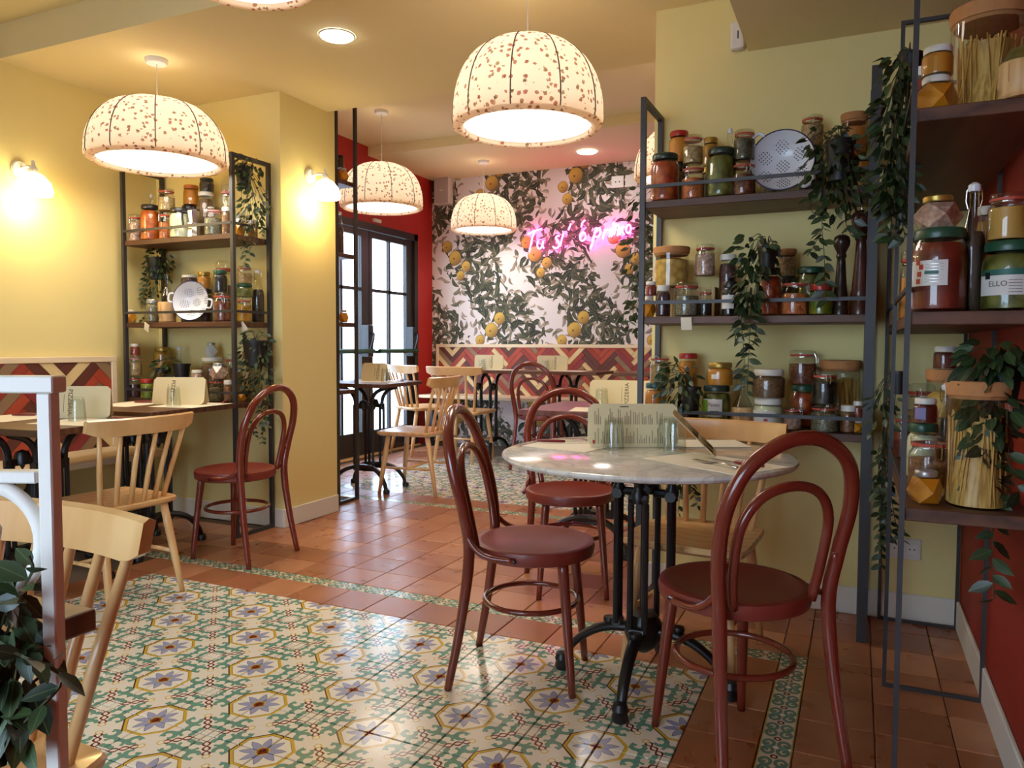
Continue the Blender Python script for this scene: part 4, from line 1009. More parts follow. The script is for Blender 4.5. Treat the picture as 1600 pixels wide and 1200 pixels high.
 ('R', 2, 'cork', 0.276, 2.225, 1.68, 0.0828, 0.273, 'spaghetti', 'cork', 'tall wide jar of spaghetti'),
 ('R', 2, 'flask', 0.322, 2.06, 1.68, 0.048, 0.191, 'dark', '', 'wooden-footed flask at the picture edge'),
 ('R', 1, 'screw', 0.175, 2.12, 1.205, 0.0624, 0.201, 'sauce', 'green', 'large red tomato jar with printed label'),
 ('R', 1, 'diamond', 0.168, 2.12, 1.406, 0.0529, 0.08, 'pinksalt', 'gold', 'faceted pink salt jar'),
 ('R', 1, 'bottle', 0.249, 2.16, 1.205, 0.0289, 0.316, 'dark', 'white', 'dark brown swing-top bottle'),
 ('R', 1, 'screw', 0.322, 2.12, 1.205, 0.0603, 0.164, 'pickle', 'green', 'large green olive jar with white label'),
 ('R', 1, 'clip', 0.314, 2.121, 1.369, 0.0422, 0.114, 'mustard', 'red', 'mustard yellow clip jar'),
 ('R', 1, 'screw', 0.307, 2.42, 1.205, 0.0226, 0.297, 'gold', 'white', 'tall yellow jar behind the bottle'),
 ('R', 1, 'clip', 0.148, 2.75, 1.205, 0.0309, 0.224, 'amber', 'red', 'amber clip jar behind the thin post'),
 ('R', 0, 'diamond', 0.161, 2.12, 0.735, 0.0413, 0.082, 'turmeric', 'silver', 'faceted turmeric jar in front'),
 ('R', 0, 'clip', 0.181, 2.26, 0.735, 0.0523, 0.154, 'spice', 'red', 'large clip jar of brown spice'),
 ('R', 0, 'screw', 0.181, 2.52, 0.735, 0.0434, 0.163, 'cream', 'green', 'pale jar with dark green lid'),
 ('R', 0, 'screw', 0.185, 2.52, 0.898, 0.0319, 0.074, 'jam', 'white', 'jam jar with white lid on a green lid'),
 ('R', 0, 'bottle', 0.246, 2.62, 0.735, 0.0271, 0.277, 'dark', 'white', 'dark swing-top bottle'),
 ('R', 0, 'cork', 0.271, 2.9, 0.735, 0.0579, 0.312, 'pasta', 'cork', 'cork-lidded jar of pasta at the back'),
 ('R', 0, 'screw', 0.266, 2.9, 1.047, 0.0352, 0.077, 'jam', 'white', 'dark jam jar at the top of its stack'),
 ('R', 0, 'clip', 0.22, 3.2, 0.735, 0.0503, 0.251, 'tan', 'red', 'tall tan clip jar at the back'),
 ('R', 0, 'clip', 0.148, 2.95, 0.735, 0.0268, 0.155, 'sauce', 'red', 'slim red sauce clip jar'),
 ('R', 0, 'cork', 0.272, 2.14, 0.735, 0.0701, 0.305, 'spaghetti', 'cork', 'tall cork-lidded spaghetti jar'),
 ('F', 2, 'diamond', -3.316, 4.4, 2.272, 0.038, 0.084, 'turmeric', 'silver', 'faceted turmeric jar'),
 ('F', 2, 'screw', -3.337, 4.4, 2.356, 0.0246, 0.091, 'brown', 'black', 'small dark jar on the turmeric'),
 ('F', 1, 'bottle', -3.346, 4.4, 1.763, 0.027, 0.295, 'wine', 'white', 'dark red bottle'),
 ('F', 0, 'diamond', -3.318, 4.4, 1.278, 0.0339, 0.09, 'turmeric', 'silver', 'faceted turmeric jar'),
]
JD = {}
for a in JARS:
    t, lab = make_jar(*a); JD[a[10]] = t
def wrap_label(t, r, z0, z1, a0, a1, mat, name='paper_label'):
    """curved paper label hugging a jar between two angles (world angles)"""
    bm = newbm(); a0 -= t.rotation_euler[2]; a1 -= t.rotation_euler[2]; n = 10; lo = []; hi = []
    for i in range(n+1):
        a = a0+(a1-a0)*i/n; lo.append(bm.verts.new((r*math.cos(a), r*math.sin(a), z0))); hi.append(bm.verts.new((r*math.cos(a), r*math.sin(a), z1)))
    for i in range(n): bm.faces.new((lo[i], lo[i+1], hi[i+1], hi[i]))
    return obj(name, bm, mat, t, smooth='all')
def letter_on(t, txt, size, r, z, a, mat=None):
    me = text_mesh(txt, size)
    for v in me.vertices:   # bend round the jar
        q = v.co.x/r + a - t.rotation_euler[2]; rr = r + 0.0006 + v.co.z*0.5; zz = v.co.y
        v.co = (rr*math.cos(q), rr*math.sin(q), z+zz)
    return obj('label_print', me, mat or m_ink, t)
m_lab = paint('label_paper', rgb(216, 212, 206), 0.6, 0.02); m_labg = paint('label_green', rgb(34, 96, 84), 0.5, 0.02); m_lime = paint('label_lime', rgb(128, 170, 44), 0.5, 0.03); m_tom = paint('label_tomato', rgb(178, 48, 30), 0.5, 0.03)
j = JD['large red tomato jar with printed label']; r = 0.0632
wrap_label(j, r, 0.062, 0.122, -2.75, -1.35, m_lab); wrap_label(j, r+0.0004, 0.089, 0.097, -2.15, -1.66, m_labg, 'label_band')
for i, (a, z) in enumerate(((-2.42, 0.118), (-2.28, 0.107), (-2.36, 0.090), (-2.40, 0.073))): wrap_label(j, r+0.0006, z-0.006, z+0.006, a-0.09, a+0.09, m_tom, 'label_tomato')
for i in range(7): wrap_label(j, r+0.0005, 0.070+i*0.007, 0.0715+i*0.007, -2.14, -1.5, lmat('silver'), 'label_line') if i not in (3,) else None
j = JD['large green olive jar with white label']; r = 0.0612
wrap_label(j, r, 0.036, 0.082, -2.9, -0.9, m_lab); wrap_label(j, r+0.0002, 0.082, 0.096, -2.75, -0.9, m_labg, 'label_band')
letter_on(j, 'ELLO', 0.018, r+0.0003, 0.062, -2.12, m_ink)
for i in range(5): wrap_label(j, r+0.0005, 0.042+i*0.007, 0.0432+i*0.007, -1.75, -1.3, m_ink, 'label_line')
wrap_label(j, r+0.0005, 0.074, 0.090, -2.62, -2.40, m_black, 'label_seal')
j = JD['pesto jar with green and white label']; r = 0.0588
wrap_label(j, r, 0.045, 0.115, -2.75, -1.0, m_lab); wrap_label(j, r+0.0003, 0.048, 0.112, -2.72, -2.02, m_lime, 'label_panel'); letter_on(j, 'Pesto', 0.021, r+0.0004, 0.092, -1.58)
wrap_label(j, r+0.0004, 0.05, 0.068, -1.85, -1.25, cmat('olive'), 'label_panel')
j = JD['cream sauce jar with printed label']; r = 0.0598
wrap_label(j, r, 0.030, 0.075, -2.9, -1.0, m_lab); letter_on(j, 'olizzi', 0.021, r+0.0004, 0.056, -2.05, m_black); wrap_label(j, r+0.0005, 0.034, 0.044, -1.75, -1.5, m_tom, 'label_tomato')
j = JD['dark olive jar with white paper label']; wrap_label(j, 0.0332, 0.03, 0.085, -2.6, -0.9, m_lab)
j = JD['jam jar with white lid on a green lid']; wrap_label(j, 0.0324, 0.012, 0.046, -2.6, -1.6, paint('label_lilac', rgb(128, 120, 168), 0.5), 'paper_label')
j = JD['round honey jar']; wrap_label(j, 0.0532, 0.028, 0.046, -2.1, -1.7, m_lab, 'paper_seal')

# colanders
def colander(label, loc, rot, r):
    t = thing('colander', label, 'colander', loc, 0, None, None, rot)
    obj('bowl', lathe([(r*0.52, -r*0.62), (r*0.80, -r*0.42), (r*0.97, -r*0.06), (r*1.0, 0.0), (r*0.985, 0.0), (r*0.955, -r*0.06), (r*0.785, -r*0.40), (r*0.5, -r*0.59), (0, -r*0.60)], 36), m_enamel, t, smooth=True)
    obj('rim', tube([(r*math.cos(a), r*math.sin(a), 0) for a in [2*PI*i/40 for i in range(40)]], r*0.022, 6, True), m_bluerim, t, smooth='all')
    bm = newbm()
    def hole(px, py):
        q = math.hypot(px, py)
        zz = -r*0.598 if q < r*0.48 else (-r*0.59 + (q-r*0.5)/(r*0.285)*(r*0.19) if q < r*0.785 else -r*0.40+(q-r*0.785)/(r*0.17)*r*0.34)
        lathe([(0.0, 0.0012), (r*0.022, 0.0012), (r*0.022, 0.0)], 6, bm, off=(px, py, zz+r*0.006))
    for k in range(7):
        ca, sa, rc = (0, 0, 0.0) if k == 6 else (math.cos(k*PI/3+0.3), math.sin(k*PI/3+0.3), 0.62)
        for i in range(-2, 3):
            for jx in range(-2, 3):
                if i*i+jx*jx <= 5: hole(ca*rc*r+i*r*0.085, sa*rc*r+jx*r*0.085)
    obj('drain_holes', bm, m_hole, t)['kind'] = 'stuff'
    for s in (1, -1):
        obj('handle', tube(smooth_path([(s*r*0.97, -r*0.22, 0), (s*r*1.16, -r*0.2, 0), (s*r*1.22, 0, 0), (s*r*1.16, r*0.2, 0), (s*r*0.97, r*0.22, 0)], 5), r*0.055, 8), m_enamel, t, smooth='all')
    return t
colander('white enamel colander with blue rim leaning among jars by marble table', (-0.290, 3.185, 1.722+0.133), (PI/2-0.20, 0.75, -0.12), 0.122)
colander('white enamel colander tilted upright on the alcove middle shelf', (-3.63, 3.33, 1.252+0.128), (PI/2-0.10, 0.15, 0.25), 0.118)
# price cards on shelf edges
for i, (x, y, z, lb) in enumerate(((-0.64, 3.122, 1.213, 'small white price card on the middle shelf edge by marble table'), (-3.93, 3.272, 1.222, 'small white price card on the alcove shelf edge beside the ivy'), (-3.25, 3.36, 1.222, 'small white price card on the alcove shelf edge under the dark bottle'))):
    tag(obj('price_card', bxm(-0.022, 0.022, -0.0015, 0.0015, -0.026, 0.026, 0.0006, 1), m_paperw, None, (x, y, z), (0.3, (0.0, 0.5, -0.5)[i], 0)), lb, 'card', 'price cards on the shelves')
# ------------------------------------------------------------------ things on the tables
def tumbler(label, loc, r=0.037, h=0.105):
    t = thing('tumbler', label, 'glass', loc, 0, 'upturned glass tumblers on the tables')
    bm = lathe([(r, 0.0), (r*0.97, h*0.25), (r*0.86, h*0.85), (r*0.80, h*0.97), (r*0.74, h), (0, h), (0, h-0.008), (r*0.70, h-0.009), (r*0.78, h*0.82), (r*0.92, h*0.22), (r*0.95, 0.0), (r, 0.0)], 24, flute=0.012, nfl=8)
    obj('tumbler_wall', bm, m_jar, t, smooth=True)
    return t
def menu(label, loc, rotz, w=0.30, h=0.145, lean=0.20, text='PIZZERIA', dishes=False, mat=None, flip=1, single=False):
    """a stiff landscape card propped open like a tent; its face looks towards local -y"""
    t = thing('menu_card', label, 'menu', loc, rotz, 'menu cards standing on the tables')
    mat = mat or m_paper; c = 0.016
    poly = [(-w/2+c, 0), (w/2-c, 0), (w/2, c), (w/2, h-c), (w/2-c, h), (-w/2+c, h), (-w/2, h-c), (-w/2, c)]
    fr = obj('front_panel', prism(poly, -0.0008, 0.0008), mat, t, (0, 0, 0), (-lean, 0, 0))
    if not single: obj('back_panel', prism(poly, -0.0008, 0.0008), mat, t, (0, 2*math.sin(lean)*h, 0), (lean, 0, 0))
    if dishes:
        bm = newbm(); rn = random.Random(5)
        for row, (zb, zmax) in enumerate(((0.012, 0.056), (0.078, 0.056))):
            x = -w/2+0.022
            while x < w/2-0.022:
                L = zmax*rn.uniform(0.25, 1.0)
                if rn.random() > 0.14: box(bm, x, x+0.0016, -0.0014, -0.0009, zb, zb+L)
                x += rn.choice((0.0055, 0.0065, 0.0105))
        box(bm, -w/2+0.11, -w/2+0.14, -0.0014, -0.0009, h-0.012, h-0.009)
        o = obj('printed_dishes', bm, m_ink, fr); o['kind'] = 'stuff'
        obj('red_stamp', box(newbm(), -w/2+0.014, -w/2+0.021, -0.0015, -0.0009, 0.012, 0.025), m_tom, fr)
    else:
        o = obj('menu_title', text_mesh(text, 0.030), m_ink, fr, (flip*0.035, -0.0012, h*0.5), (PI/2, flip*-PI/2, 0))
        o = obj('menu_rule', box(newbm(), flip*0.035-0.028, flip*0.035-0.0265, -0.0013, -0.0009, h*0.2, h*0.75), m_ink, fr)
    return t
def mat_paper(label, pts, z, group='paper place mats'):
    cx = sum(p[0] for p in pts)/len(pts); cy = sum(p[1] for p in pts)/len(pts)
    o = obj('place_mat', prism([(x-cx, y-cy) for x, y in pts], 0, 0.0012, 'xy'), m_paperw, None, (cx, cy, z))
    return tag(o, label, 'place mat', group)
def rectpts(cx, cy, w, d, a): return [(cx+(x*math.cos(a)-y*math.sin(a)), cy+(x*math.sin(a)+y*math.cos(a))) for x, y in ((-w/2, -d/2), (w/2, -d/2), (w/2, d/2), (-w/2, d/2))]
def knife(label, loc, rotz):
    t = thing('knife', label, 'knife', loc, rotz, 'red handled knives')
    obj('handle', tube([(0, 0, 0.007), (0.02, 0, 0.008), (0.09, 0, 0.007), (0.10, 0, 0.006)], [0.005, 0.0075, 0.007, 0.005], 8, flat=0.8), m_redcut, t, smooth='all')
    obj('blade', prism([(0.10, -0.006), (0.19, -0.009), (0.205, -0.004), (0.21, 0.004), (0.10, 0.005)], 0.004, 0.0055, 'xy'), m_metal, t)
def fork(label, loc, rotz):
    t = thing('fork', label, 'fork', loc, rotz, 'steel forks')
    obj('handle', tube([(0, 0, 0.006), (0.06, 0, 0.010), (0.11, 0, 0.005)], [0.0055, 0.0035, 0.0045], 8, flat=0.6), m_metal, t, smooth='all')
    obj('fork_palm', prism([(0.11, -0.004), (0.13, -0.011), (0.145, -0.011), (0.145, 0.011), (0.13, 0.011), (0.11, 0.004)], 0.004, 0.0055, 'xy'), m_metal, t)
    for y in (-0.0095, -0.0032, 0.0032, 0.0095): obj('tine', box(newbm(), 0.145, 0.185, y-0.0014, y+0.0014, 0.004, 0.0055), m_metal, t)
zt = TZ + 0.0004
mat_paper('cream paper mat under the red knife on the marble table', [(-1.05, 2.385), (-0.80, 2.33), (-0.77, 2.52), (-0.95, 2.66), (-1.03, 2.60)], zt)
mat_paper('cream paper mat under the fork at the near side of the marble table', rectpts(-0.385, 2.30, 0.36, 0.24, -0.55), zt)
mat_paper('cream paper mat at the far side of the marble table by the beech chair', rectpts(-0.50, 2.74, 0.30, 0.20, 0.45), zt)
z2 = zt + 0.0014
knife('red handled knife lying left on the marble table', (-1.035, 2.49, z2), 0.35); fork('steel fork beside the red knife on the marble table', (-0.80, 2.66, z2), PI+0.35)
fork('steel fork resting on the near mat of the marble table', (-0.30, 2.19, z2), 2.45); knife('red handled knife on the near mat of the marble table', (-0.235, 2.245, z2+0.0), 2.62)
menu('menu card printed with columns of dishes standing on the marble table', (-0.695, 2.535, zt), 0.47, 0.31, 0.150, 0.12, dishes=True)
menu('menu card seen nearly edge-on, leaning at the right of the marble table', (-0.412, 2.50, z2), 1.742, 0.20, 0.19, 0.80, dishes=True, single=True)
tumbler('upturned tumbler in front of the menu on the marble table', (-0.742, 2.455, zt)); tumbler('upturned tumbler farther right beside the dish menu on the marble table', (-0.585, 2.575, zt)); tumbler('upturned tumbler nearest the fork on the marble table', (-0.535, 2.455, z2+0.0006), 0.038, 0.11)
za = 0.7755
mat_paper('white paper mat under the menu on the table nearest the railing', rectpts(-3.09, 2.25, 0.36, 0.28, 0.15), za); mat_paper('white paper mat at the bench side of the table nearest the railing', rectpts(-3.56, 2.20, 0.30, 0.28, 0.12), za)
menu('menu card standing on the table nearest the white railing', (-3.275, 2.34, za), 0.50, 0.29, 0.150, 0.14, flip=-1)
tumbler('upturned tumbler in front of the menu nearest the white railing', (-3.165, 2.262, za+0.0016)); knife('red handled knife on the table nearest the railing', (-2.99, 2.36, za+0.0016), 2.9)
knife('red handled knife at the bench side of the table nearest the railing', (-3.62, 2.26, za+0.0016), 0.6)
zb = 0.7855
mat_paper('white paper mat under the menu beside the alcove shelves', rectpts(-3.33, 3.05, 0.28, 0.34, 0.14), zb); mat_paper('white paper mat at the bench side beside the alcove shelves', rectpts(-3.68, 2.95, 0.26, 0.34, 0.14), zb)
menu('menu card tilted on the table beside the alcove shelves', (-3.40, 3.02, zb+0.0016), 0.40, 0.29, 0.155, 0.24, flip=-1)
tumbler('upturned tumbler before the menu beside the alcove shelves', (-3.35, 2.95, zb+0.0016)); knife('red handled knife beside the alcove table menu', (-3.25, 3.20, zb+0.0016), 2.2); knife('red handled knife at the bench side beside the alcove shelves', (-3.70, 2.99, zb+0.0016), 0.7)
zc_ = 0.8355
mat_paper('paper mat on the table by the street door', rectpts(-3.40, 4.93, 0.34, 0.26, 0.3), zc_); menu('menu card leaning on the table by the street door', (-3.47, 4.97, zc_+0.0016), 0.30, 0.20, 0.150, 0.34); tumbler('upturned tumbler on the table by the street door', (-3.325, 4.93, zc_+0.0016)); knife('red handled knife on the table by the street door', (-3.24, 5.05, zc_+0.0016), 2.4)
ze = 0.8805
for cx, lb in ((-3.36, 'left'), (-2.68, 'middle')):
    mat_paper('paper mat on the %s table of the far bench' % lb, rectpts(cx+0.18, 6.80, 0.36, 0.26, 0), ze)
    menu('menu card standing on the %s table of the far bench' % lb, (cx, 6.80, ze+0.0016), 0.05, 0.31, 0.145, 0.1)
    tumbler('upturned tumbler before the menu on the %s table of the far bench' % lb, (cx-0.03, 6.72, ze+0.0016))
zm = 0.7855
mat_paper('white paper mat with print on the mauve table', rectpts(-1.20, 3.80, 0.34, 0.26, 0.2), zm); menu('cream menu card with vertical title on the mauve table', (-1.165, 3.97, zm), 0.12, 0.34, 0.150, 0.10); tumbler('upturned tumbler before the menu on the mauve table', (-1.235, 3.86, zm+0.0016), 0.038, 0.11)

# ------------------------------------------------------------------ pendant lamps
def m_shade():
    m = MT('floral_lampshade'); co = m.coord('Object')
    v = m.voro(co, 36.0); d = S(m.t, v.outputs['Distance']); r, g, b = m.sep(v.outputs['Color'])
    px, py, pz = m.sep(v.outputs['Position'])
    nz = m.noise(co, 110.0, 2.0)
    sp = (d + (nz-0.5)*0.6).lt(0.30)
    cloth = rgb(244, 226, 204)
    fl = m.mix(r, rgb(188, 116, 104), rgb(168, 142, 108)); fl = m.mix(nz.gt(0.56), fl, rgb(112, 92, 72))
    c = m.mix(sp, cloth, fl)
    df = m.n('ShaderNodeBsdfDiffuse'); tr = m.n('ShaderNodeBsdfTranslucent'); mx = m.n('ShaderNodeMixShader'); mx.inputs[0].default_value = 0.6
    m.link(c, df.inputs[0]); m.link(c, tr.inputs[0]); m.link(df.outputs[0], mx.inputs[1]); m.link(tr.outputs[0], mx.inputs[2]); m.link(mx.outputs[0], m.out.inputs[0])
    return m.mat
m_shd = m_shade(); m_rib = paint('shade_seam', rgb(96, 80, 62), 0.7)
m_diff = emit('lamp_diffuser', (1.0, 0.93, 0.82), E_DIFF); m_bulb = emit('bulb', (1.0, 0.88, 0.70), 40.0)
def pendant(label, loc, R, Hs, zc, power=1.0):
    t = thing('pendant_lamp', label, 'lamp', loc, 0.2, 'floral dome pendant lamps')
    prof = [(R*0.90, -0.012), (R*0.985, 0.0), (R*1.0, Hs*0.06)]
    for i in range(1, 13):
        a = (PI/2)*i/12; prof.append((R*(0.13 + 0.87*math.cos(a)**0.82), Hs*(0.08 + 0.92*math.sin(a)**0.92)))
    sh = obj('shade', lathe(prof, 60, flute=0.012, nfl=10), m_shd, t, smooth='all')
    obj('shade_lip', lathe([(R*0.985, 0.0), (R*0.93, -0.014), (R*0.86, -0.012), (R*0.845, 0.004)], 60), m_shd, sh, smooth='all')
    for k in range(10):
        a = 2*PI*(k+0.5)/10
        obj('seam', tube([(r*0.993*math.cos(a), r*0.993*math.sin(a), z) for r, z in prof[1:]], 0.0028, 5), m_rib, sh)
    obj('diffuser', lathe([(R*0.85, 0.006), (0, 0.012)], 48), m_diff, t)
    obj('bulb', lathe([(0, -0.045), (0.025, -0.035), (0.034, -0.01), (0.03, 0.02), (0.014, 0.045), (0, 0.05)], 14, off=(0, 0, Hs*0.55)), m_bulb, t, smooth=True)
    obj('cord', tube([(0, 0, Hs*0.6), (0, 0, zc-loc[2]-0.01)], 0.0028, 6), m_plastic, t)
    obj('ceiling_rose', lathe([(0, -0.026), (0.050, -0.026), (0.056, -0.02), (0.058, 0.0), (0, 0)], 28, off=(0, 0, zc-loc[2])), m_plastic, t, smooth=True)
    l = bpy.data.lights.new('diffuser_light', 'AREA'); l.shape = 'DISK'; l.size = R*1.6; l.energy = W_AREA*power*(R/0.35)**2; l.color = (1.0, 0.90, 0.76)
    o = bpy.data.objects.new('diffuser_light', l); COL.objects.link(o); o.parent = t; o.location = (0, 0, 0.002)
    l = bpy.data.lights.new('bulb_light', 'POINT'); l.energy = W_PENDANT*power; l.color = (1.0, 0.88, 0.70); l.shadow_soft_size = 0.04
    o = bpy.data.objects.new('bulb_light', l); COL.objects.link(o); o.parent = t; o.location = (0, 0, Hs*0.55)
    return t
pendant('floral pendant lamp hanging over the walnut tables by the alcove', (-3.425, 2.945, 2.092), 0.352, 0.318, ZC)
pendant('large floral pendant lamp in the middle of the room', (-1.302, 3.00, 2.050), 0.320, 0.352, ZC)
pendant('floral pendant lamp in front of the street door', (-3.70, 5.44, 2.285), 0.352, 0.362, ZF2)
pendant('small looking floral pendant lamp before the citrus wallpaper', (-3.52, 7.0, 2.305), 0.338, 0.352, ZF3)
pendant('floral pendant lamp cut off by the top of the picture', (-2.055, 2.165, 2.455), 0.270, 0.27, ZN, 0.5)
pendant('floral pendant lamp half hidden behind the shelf post', (-1.09, 5.20, 2.255), 0.340, 0.345, ZF2)

# ------------------------------------------------------------------ wall sconces, downlights
m_opal = emit('opal_glass', (1.0, 0.82, 0.46), 14.0)
def sconce(label, loc, rotz):
    t = thing('wall_sconce', label, 'lamp', loc, rotz, 'opal wall sconces')      # local +x points away from the wall
    obj('wall_plate', lathe([(0, 0), (0.042, 0), (0.046, 0.006), (0.040, 0.022), (0.0, 0.026)], 24), m_white, t, (0, 0, 0), (0, PI/2, 0), smooth=True)
    obj('arm', tube(smooth_path([(0.02, 0, 0.0), (0.07, 0, 0.008), (0.12, 0, 0.0)], 4), 0.007, 8), m_white, t, smooth='all')
    obj('socket', lathe([(0, 0.035), (0.008, 0.034), (0.010, 0.01), (0.022, -0.01), (0.026, -0.035), (0, -0.036)], 16, off=(0.125, 0, 0.0)), m_plastic, t, smooth=True)
    obj('opal_shade', lathe([(0.024, -0.032), (0.050, -0.045), (0.082, -0.085), (0.094, -0.130), (0.088, -0.150), (0.075, -0.152)], 28, off=(0.125, 0, 0.0)), m_opal, t, smooth='all')
    l = bpy.data.lights.new('sconce_light', 'POINT'); l.energy = W_SCONCE; l.color = (1.0, 0.68, 0.28); l.shadow_soft_size = 0.05
    o = bpy.data.objects.new('sconce_light', l); COL.objects.link(o); o.parent = t; o.location = (0.125, 0, -0.19)
sconce('opal glass wall sconce on the yellow wall above the bench', (XL+0.001, 2.70, 2.075), 0.0)
sconce('opal glass wall sconce on the side of the yellow pillar', (XP+0.001, 3.86, 2.180), 0.0)
m_down = emit('downlight_lens', (1.0, 0.97, 0.92), E_DOWN)
def downlight(label, loc, r):
    t = thing('downlight', label, 'downlight', loc, 0, 'round recessed downlights')
    obj('bezel', lathe([(r*0.98, -0.004), (r*1.02, -0.006), (r*1.09, -0.004), (r*1.11, 0.0)], 32), m_white, t, smooth=True)
    obj('lens', lathe([(r*1.0, -0.005), (r*0.92, -0.010), (0, -0.012)], 32), m_down, t)
downlight('round downlight in the near ceiling', (-2.352, 3.08, ZC-0.001), 0.080); downlight('round downlight in the far ceiling above the neon', (-2.426, 7.05, ZF3-0.001), 0.095)

# ------------------------------------------------------------------ neon lettering and wall fittings
NEON = {'T1': [(-3.262, 2.322), (-3.178, 2.353), (-3.101, 2.369)], 'T2': [(-3.187, 2.349), (-3.217, 2.258), (-3.246, 2.127)], 'u': [(-3.146, 2.244), (-3.153, 2.194), (-3.138, 2.162), (-3.11, 2.166), (-3.091, 2.201), (-3.086, 2.241), (-3.091, 2.19), (-3.077, 2.159)], 's': [(-2.901, 2.281), (-2.924, 2.281), (-2.941, 2.259), (-2.919, 2.227), (-2.9, 2.196), (-2.918, 2.162), (-2.951, 2.155), (-2.973, 2.174)], 'i': [(-2.854, 2.309), (-2.875, 2.24), (-2.891, 2.17)], 'acc': [(-2.772, 2.404), (-2.787, 2.365), (-2.801, 2.336)], 'ap': [(-2.616, 2.429), (-2.642, 2.406), (-2.652, 2.382), (-2.655, 2.357)], 'o': [(-2.636, 2.306), (-2.665, 2.278), (-2.664, 2.229), (-2.635, 2.217), (-2.609, 2.25), (-2.616, 2.29), (-2.636, 2.306)], 'p1': [(-2.489, 2.347), (-2.52, 2.241), (-2.55, 2.133)], 'p2': [(-2.499, 2.299), (-2.469, 2.336), (-2.448, 2.315), (-2.463, 2.257), (-2.507, 2.25)], 'r': [(-2.401, 2.322), (-2.416, 2.245), (-2.424, 2.221), (-2.404, 2.283), (-2.381, 2.316), (-2.36, 2.31)], 'i2': [(-2.335, 2.328), (-2.349, 2.27), (-2.354, 2.241)], 'm1': [(-2.31, 2.395), (-2.319, 2.308), (-2.329, 2.24), (-2.314, 2.298), (-2.292, 2.374), (-2.286, 2.345), (-2.301, 2.258)], 'm1b': [(-2.298, 2.287), (-2.274, 2.354), (-2.254, 2.343), (-2.265, 2.246)], 'm2': [(-2.233, 2.341), (-2.244, 2.255), (-2.223, 2.321), (-2.205, 2.34), (-2.213, 2.292), (-2.192, 2.252)], 'o2': [(-2.148, 2.355), (-2.171, 2.328), (-2.172, 2.284), (-2.15, 2.269), (-2.127, 2.296), (-2.131, 2.34), (-2.148, 2.355)]}
m_neon = emit('pink_neon', (1.0, 0.07, 0.46), E_NEON)
t = thing('neon_sign', 'pink neon handwriting on the citrus wallpaper', 'sign', (-2.7, YB-0.045, 2.25))
for k, v in NEON.items():
    obj('neon_stroke', tube(smooth_path([(x+2.7, 0, z-2.25) for x, z in v], 4), 0.0085, 7), m_neon, t, smooth='all')
for x in (-0.5, -0.05, 0.42): obj('standoff', tube([(x, 0.0, 0.0), (x, 0.044, 0.0)], 0.004, 6), m_plastic, t)
t = thing('wall_speaker', 'pale square loudspeaker in the wallpaper corner', 'speaker', (-4.30, YB-0.002, 2.86))
obj('cabinet', bxm(-0.10, 0.10, -0.10, 0.0, -0.155, 0.155, 0.012), m_plastic, t); obj('grille', bxm(-0.088, 0.088, -0.106, -0.100, -0.143, 0.143, 0.003), paint('speaker_grille', rgb(186, 176, 174), 0.7), t); obj('badge', bxm(-0.02, 0.02, -0.109, -0.106, -0.006, 0.006), m_white, t)
for i, x in enumerate((-2.28, -2.135)):
    t = thing('wall_socket', ('white wall socket nearest the speaker, high on the wallpaper', 'white wall plate nearest the shelf post, high on the wallpaper')[i], 'socket', (x, YB-0.002, 2.80))
    obj('plate', bxm(-0.065, 0.065, -0.014, 0, -0.06, 0.06, 0.004), m_plastic, t)
    if i == 0:
        for q in (-0.02, 0.02): obj('contact_hole', lathe([(0, 0), (0.008, 0), (0.008, 0.002), (0, 0.002)], 8), m_hole, t, (q, -0.0142, 0), (PI/2, 0, 0))
t = thing('wall_socket', 'white double socket low on the yellow wall by the red wall', 'socket', (0.193, YR-0.001, 0.300))
obj('plate', bxm(-0.060, 0.060, -0.010, 0, -0.042, 0.042, 0.003), m_plastic, t)
for x in (-0.028, 0.028):
    o = obj('socket_insert', bxm(x-0.022, x+0.022, -0.012, -0.010, -0.022, 0.022, 0.002), m_white, t)
    for q in (-0.008, 0.008): obj('contact_hole', lathe([(0, 0), (0.003, 0), (0.003, 0.002), (0, 0.002)], 8), m_hole, o, (x+q, -0.0122, 0), (PI/2, 0, 0))
t = thing('motion_detector', 'white plastic motion detector beside the soffit', 'detector', (-0.503, YR-0.001, 2.455))
obj('housing', bxm(-0.030, 0.030, -0.045, 0, -0.062, 0.058, 0.012), m_plastic, t); obj('sensor_slot', bxm(0.002, 0.008, -0.047, -0.045, -0.02, 0.012), m_hole, t)

# ------------------------------------------------------------------ trailing plants
def leaf_mesh():
    bm = newbm(); L = [(0, 0), (0.18, 0.17), (0.42, 0.25), (0.70, 0.18), (1.0, 0.0)]
    mid = [bm.verts.new((x, 0, -0.10*x*x)) for x, w in L]
    for s in (1, -1):
        e = [mid[0]] + [bm.verts.new((x, s*w, 0.05*w*4 - 0.12*x*x)) for x, w in L[1:-1]] + [mid[-1]]
        for i in range(4):
            q = [mid[i], mid[i+1], e[i+1], e[i]]; q = [v for k, v in enumerate(q) if v not in q[:k]]
            f = bm.faces.new(q if s > 0 else list(reversed(q))); f.smooth = True
    me = bpy.data.meshes.new('leaf'); bm.to_mesh(me); bm.free(); return me
def m_leaf():
    m = MT('ivy_leaf'); oi = m.n('ShaderNodeObjectInfo'); r = S(m.t, oi.outputs['Random'])
    co = m.coord('Object'); x, y, z = m.sep(co)
    c = m.mix(r, rgb(24, 40, 24), rgb(52, 74, 40)); c = m.mix((y.abs()).lt(0.012)*0.5, c, rgb(110, 126, 78))
    m.set(c, 0.42); return m.mat
LEAF = leaf_mesh(); LEAF.materials.append(m_leaf())
m_stem = paint('ivy_stem', rgb(62, 66, 38), 0.7); m_pot = paint('black_pot', rgb(22, 22, 22), 0.5)
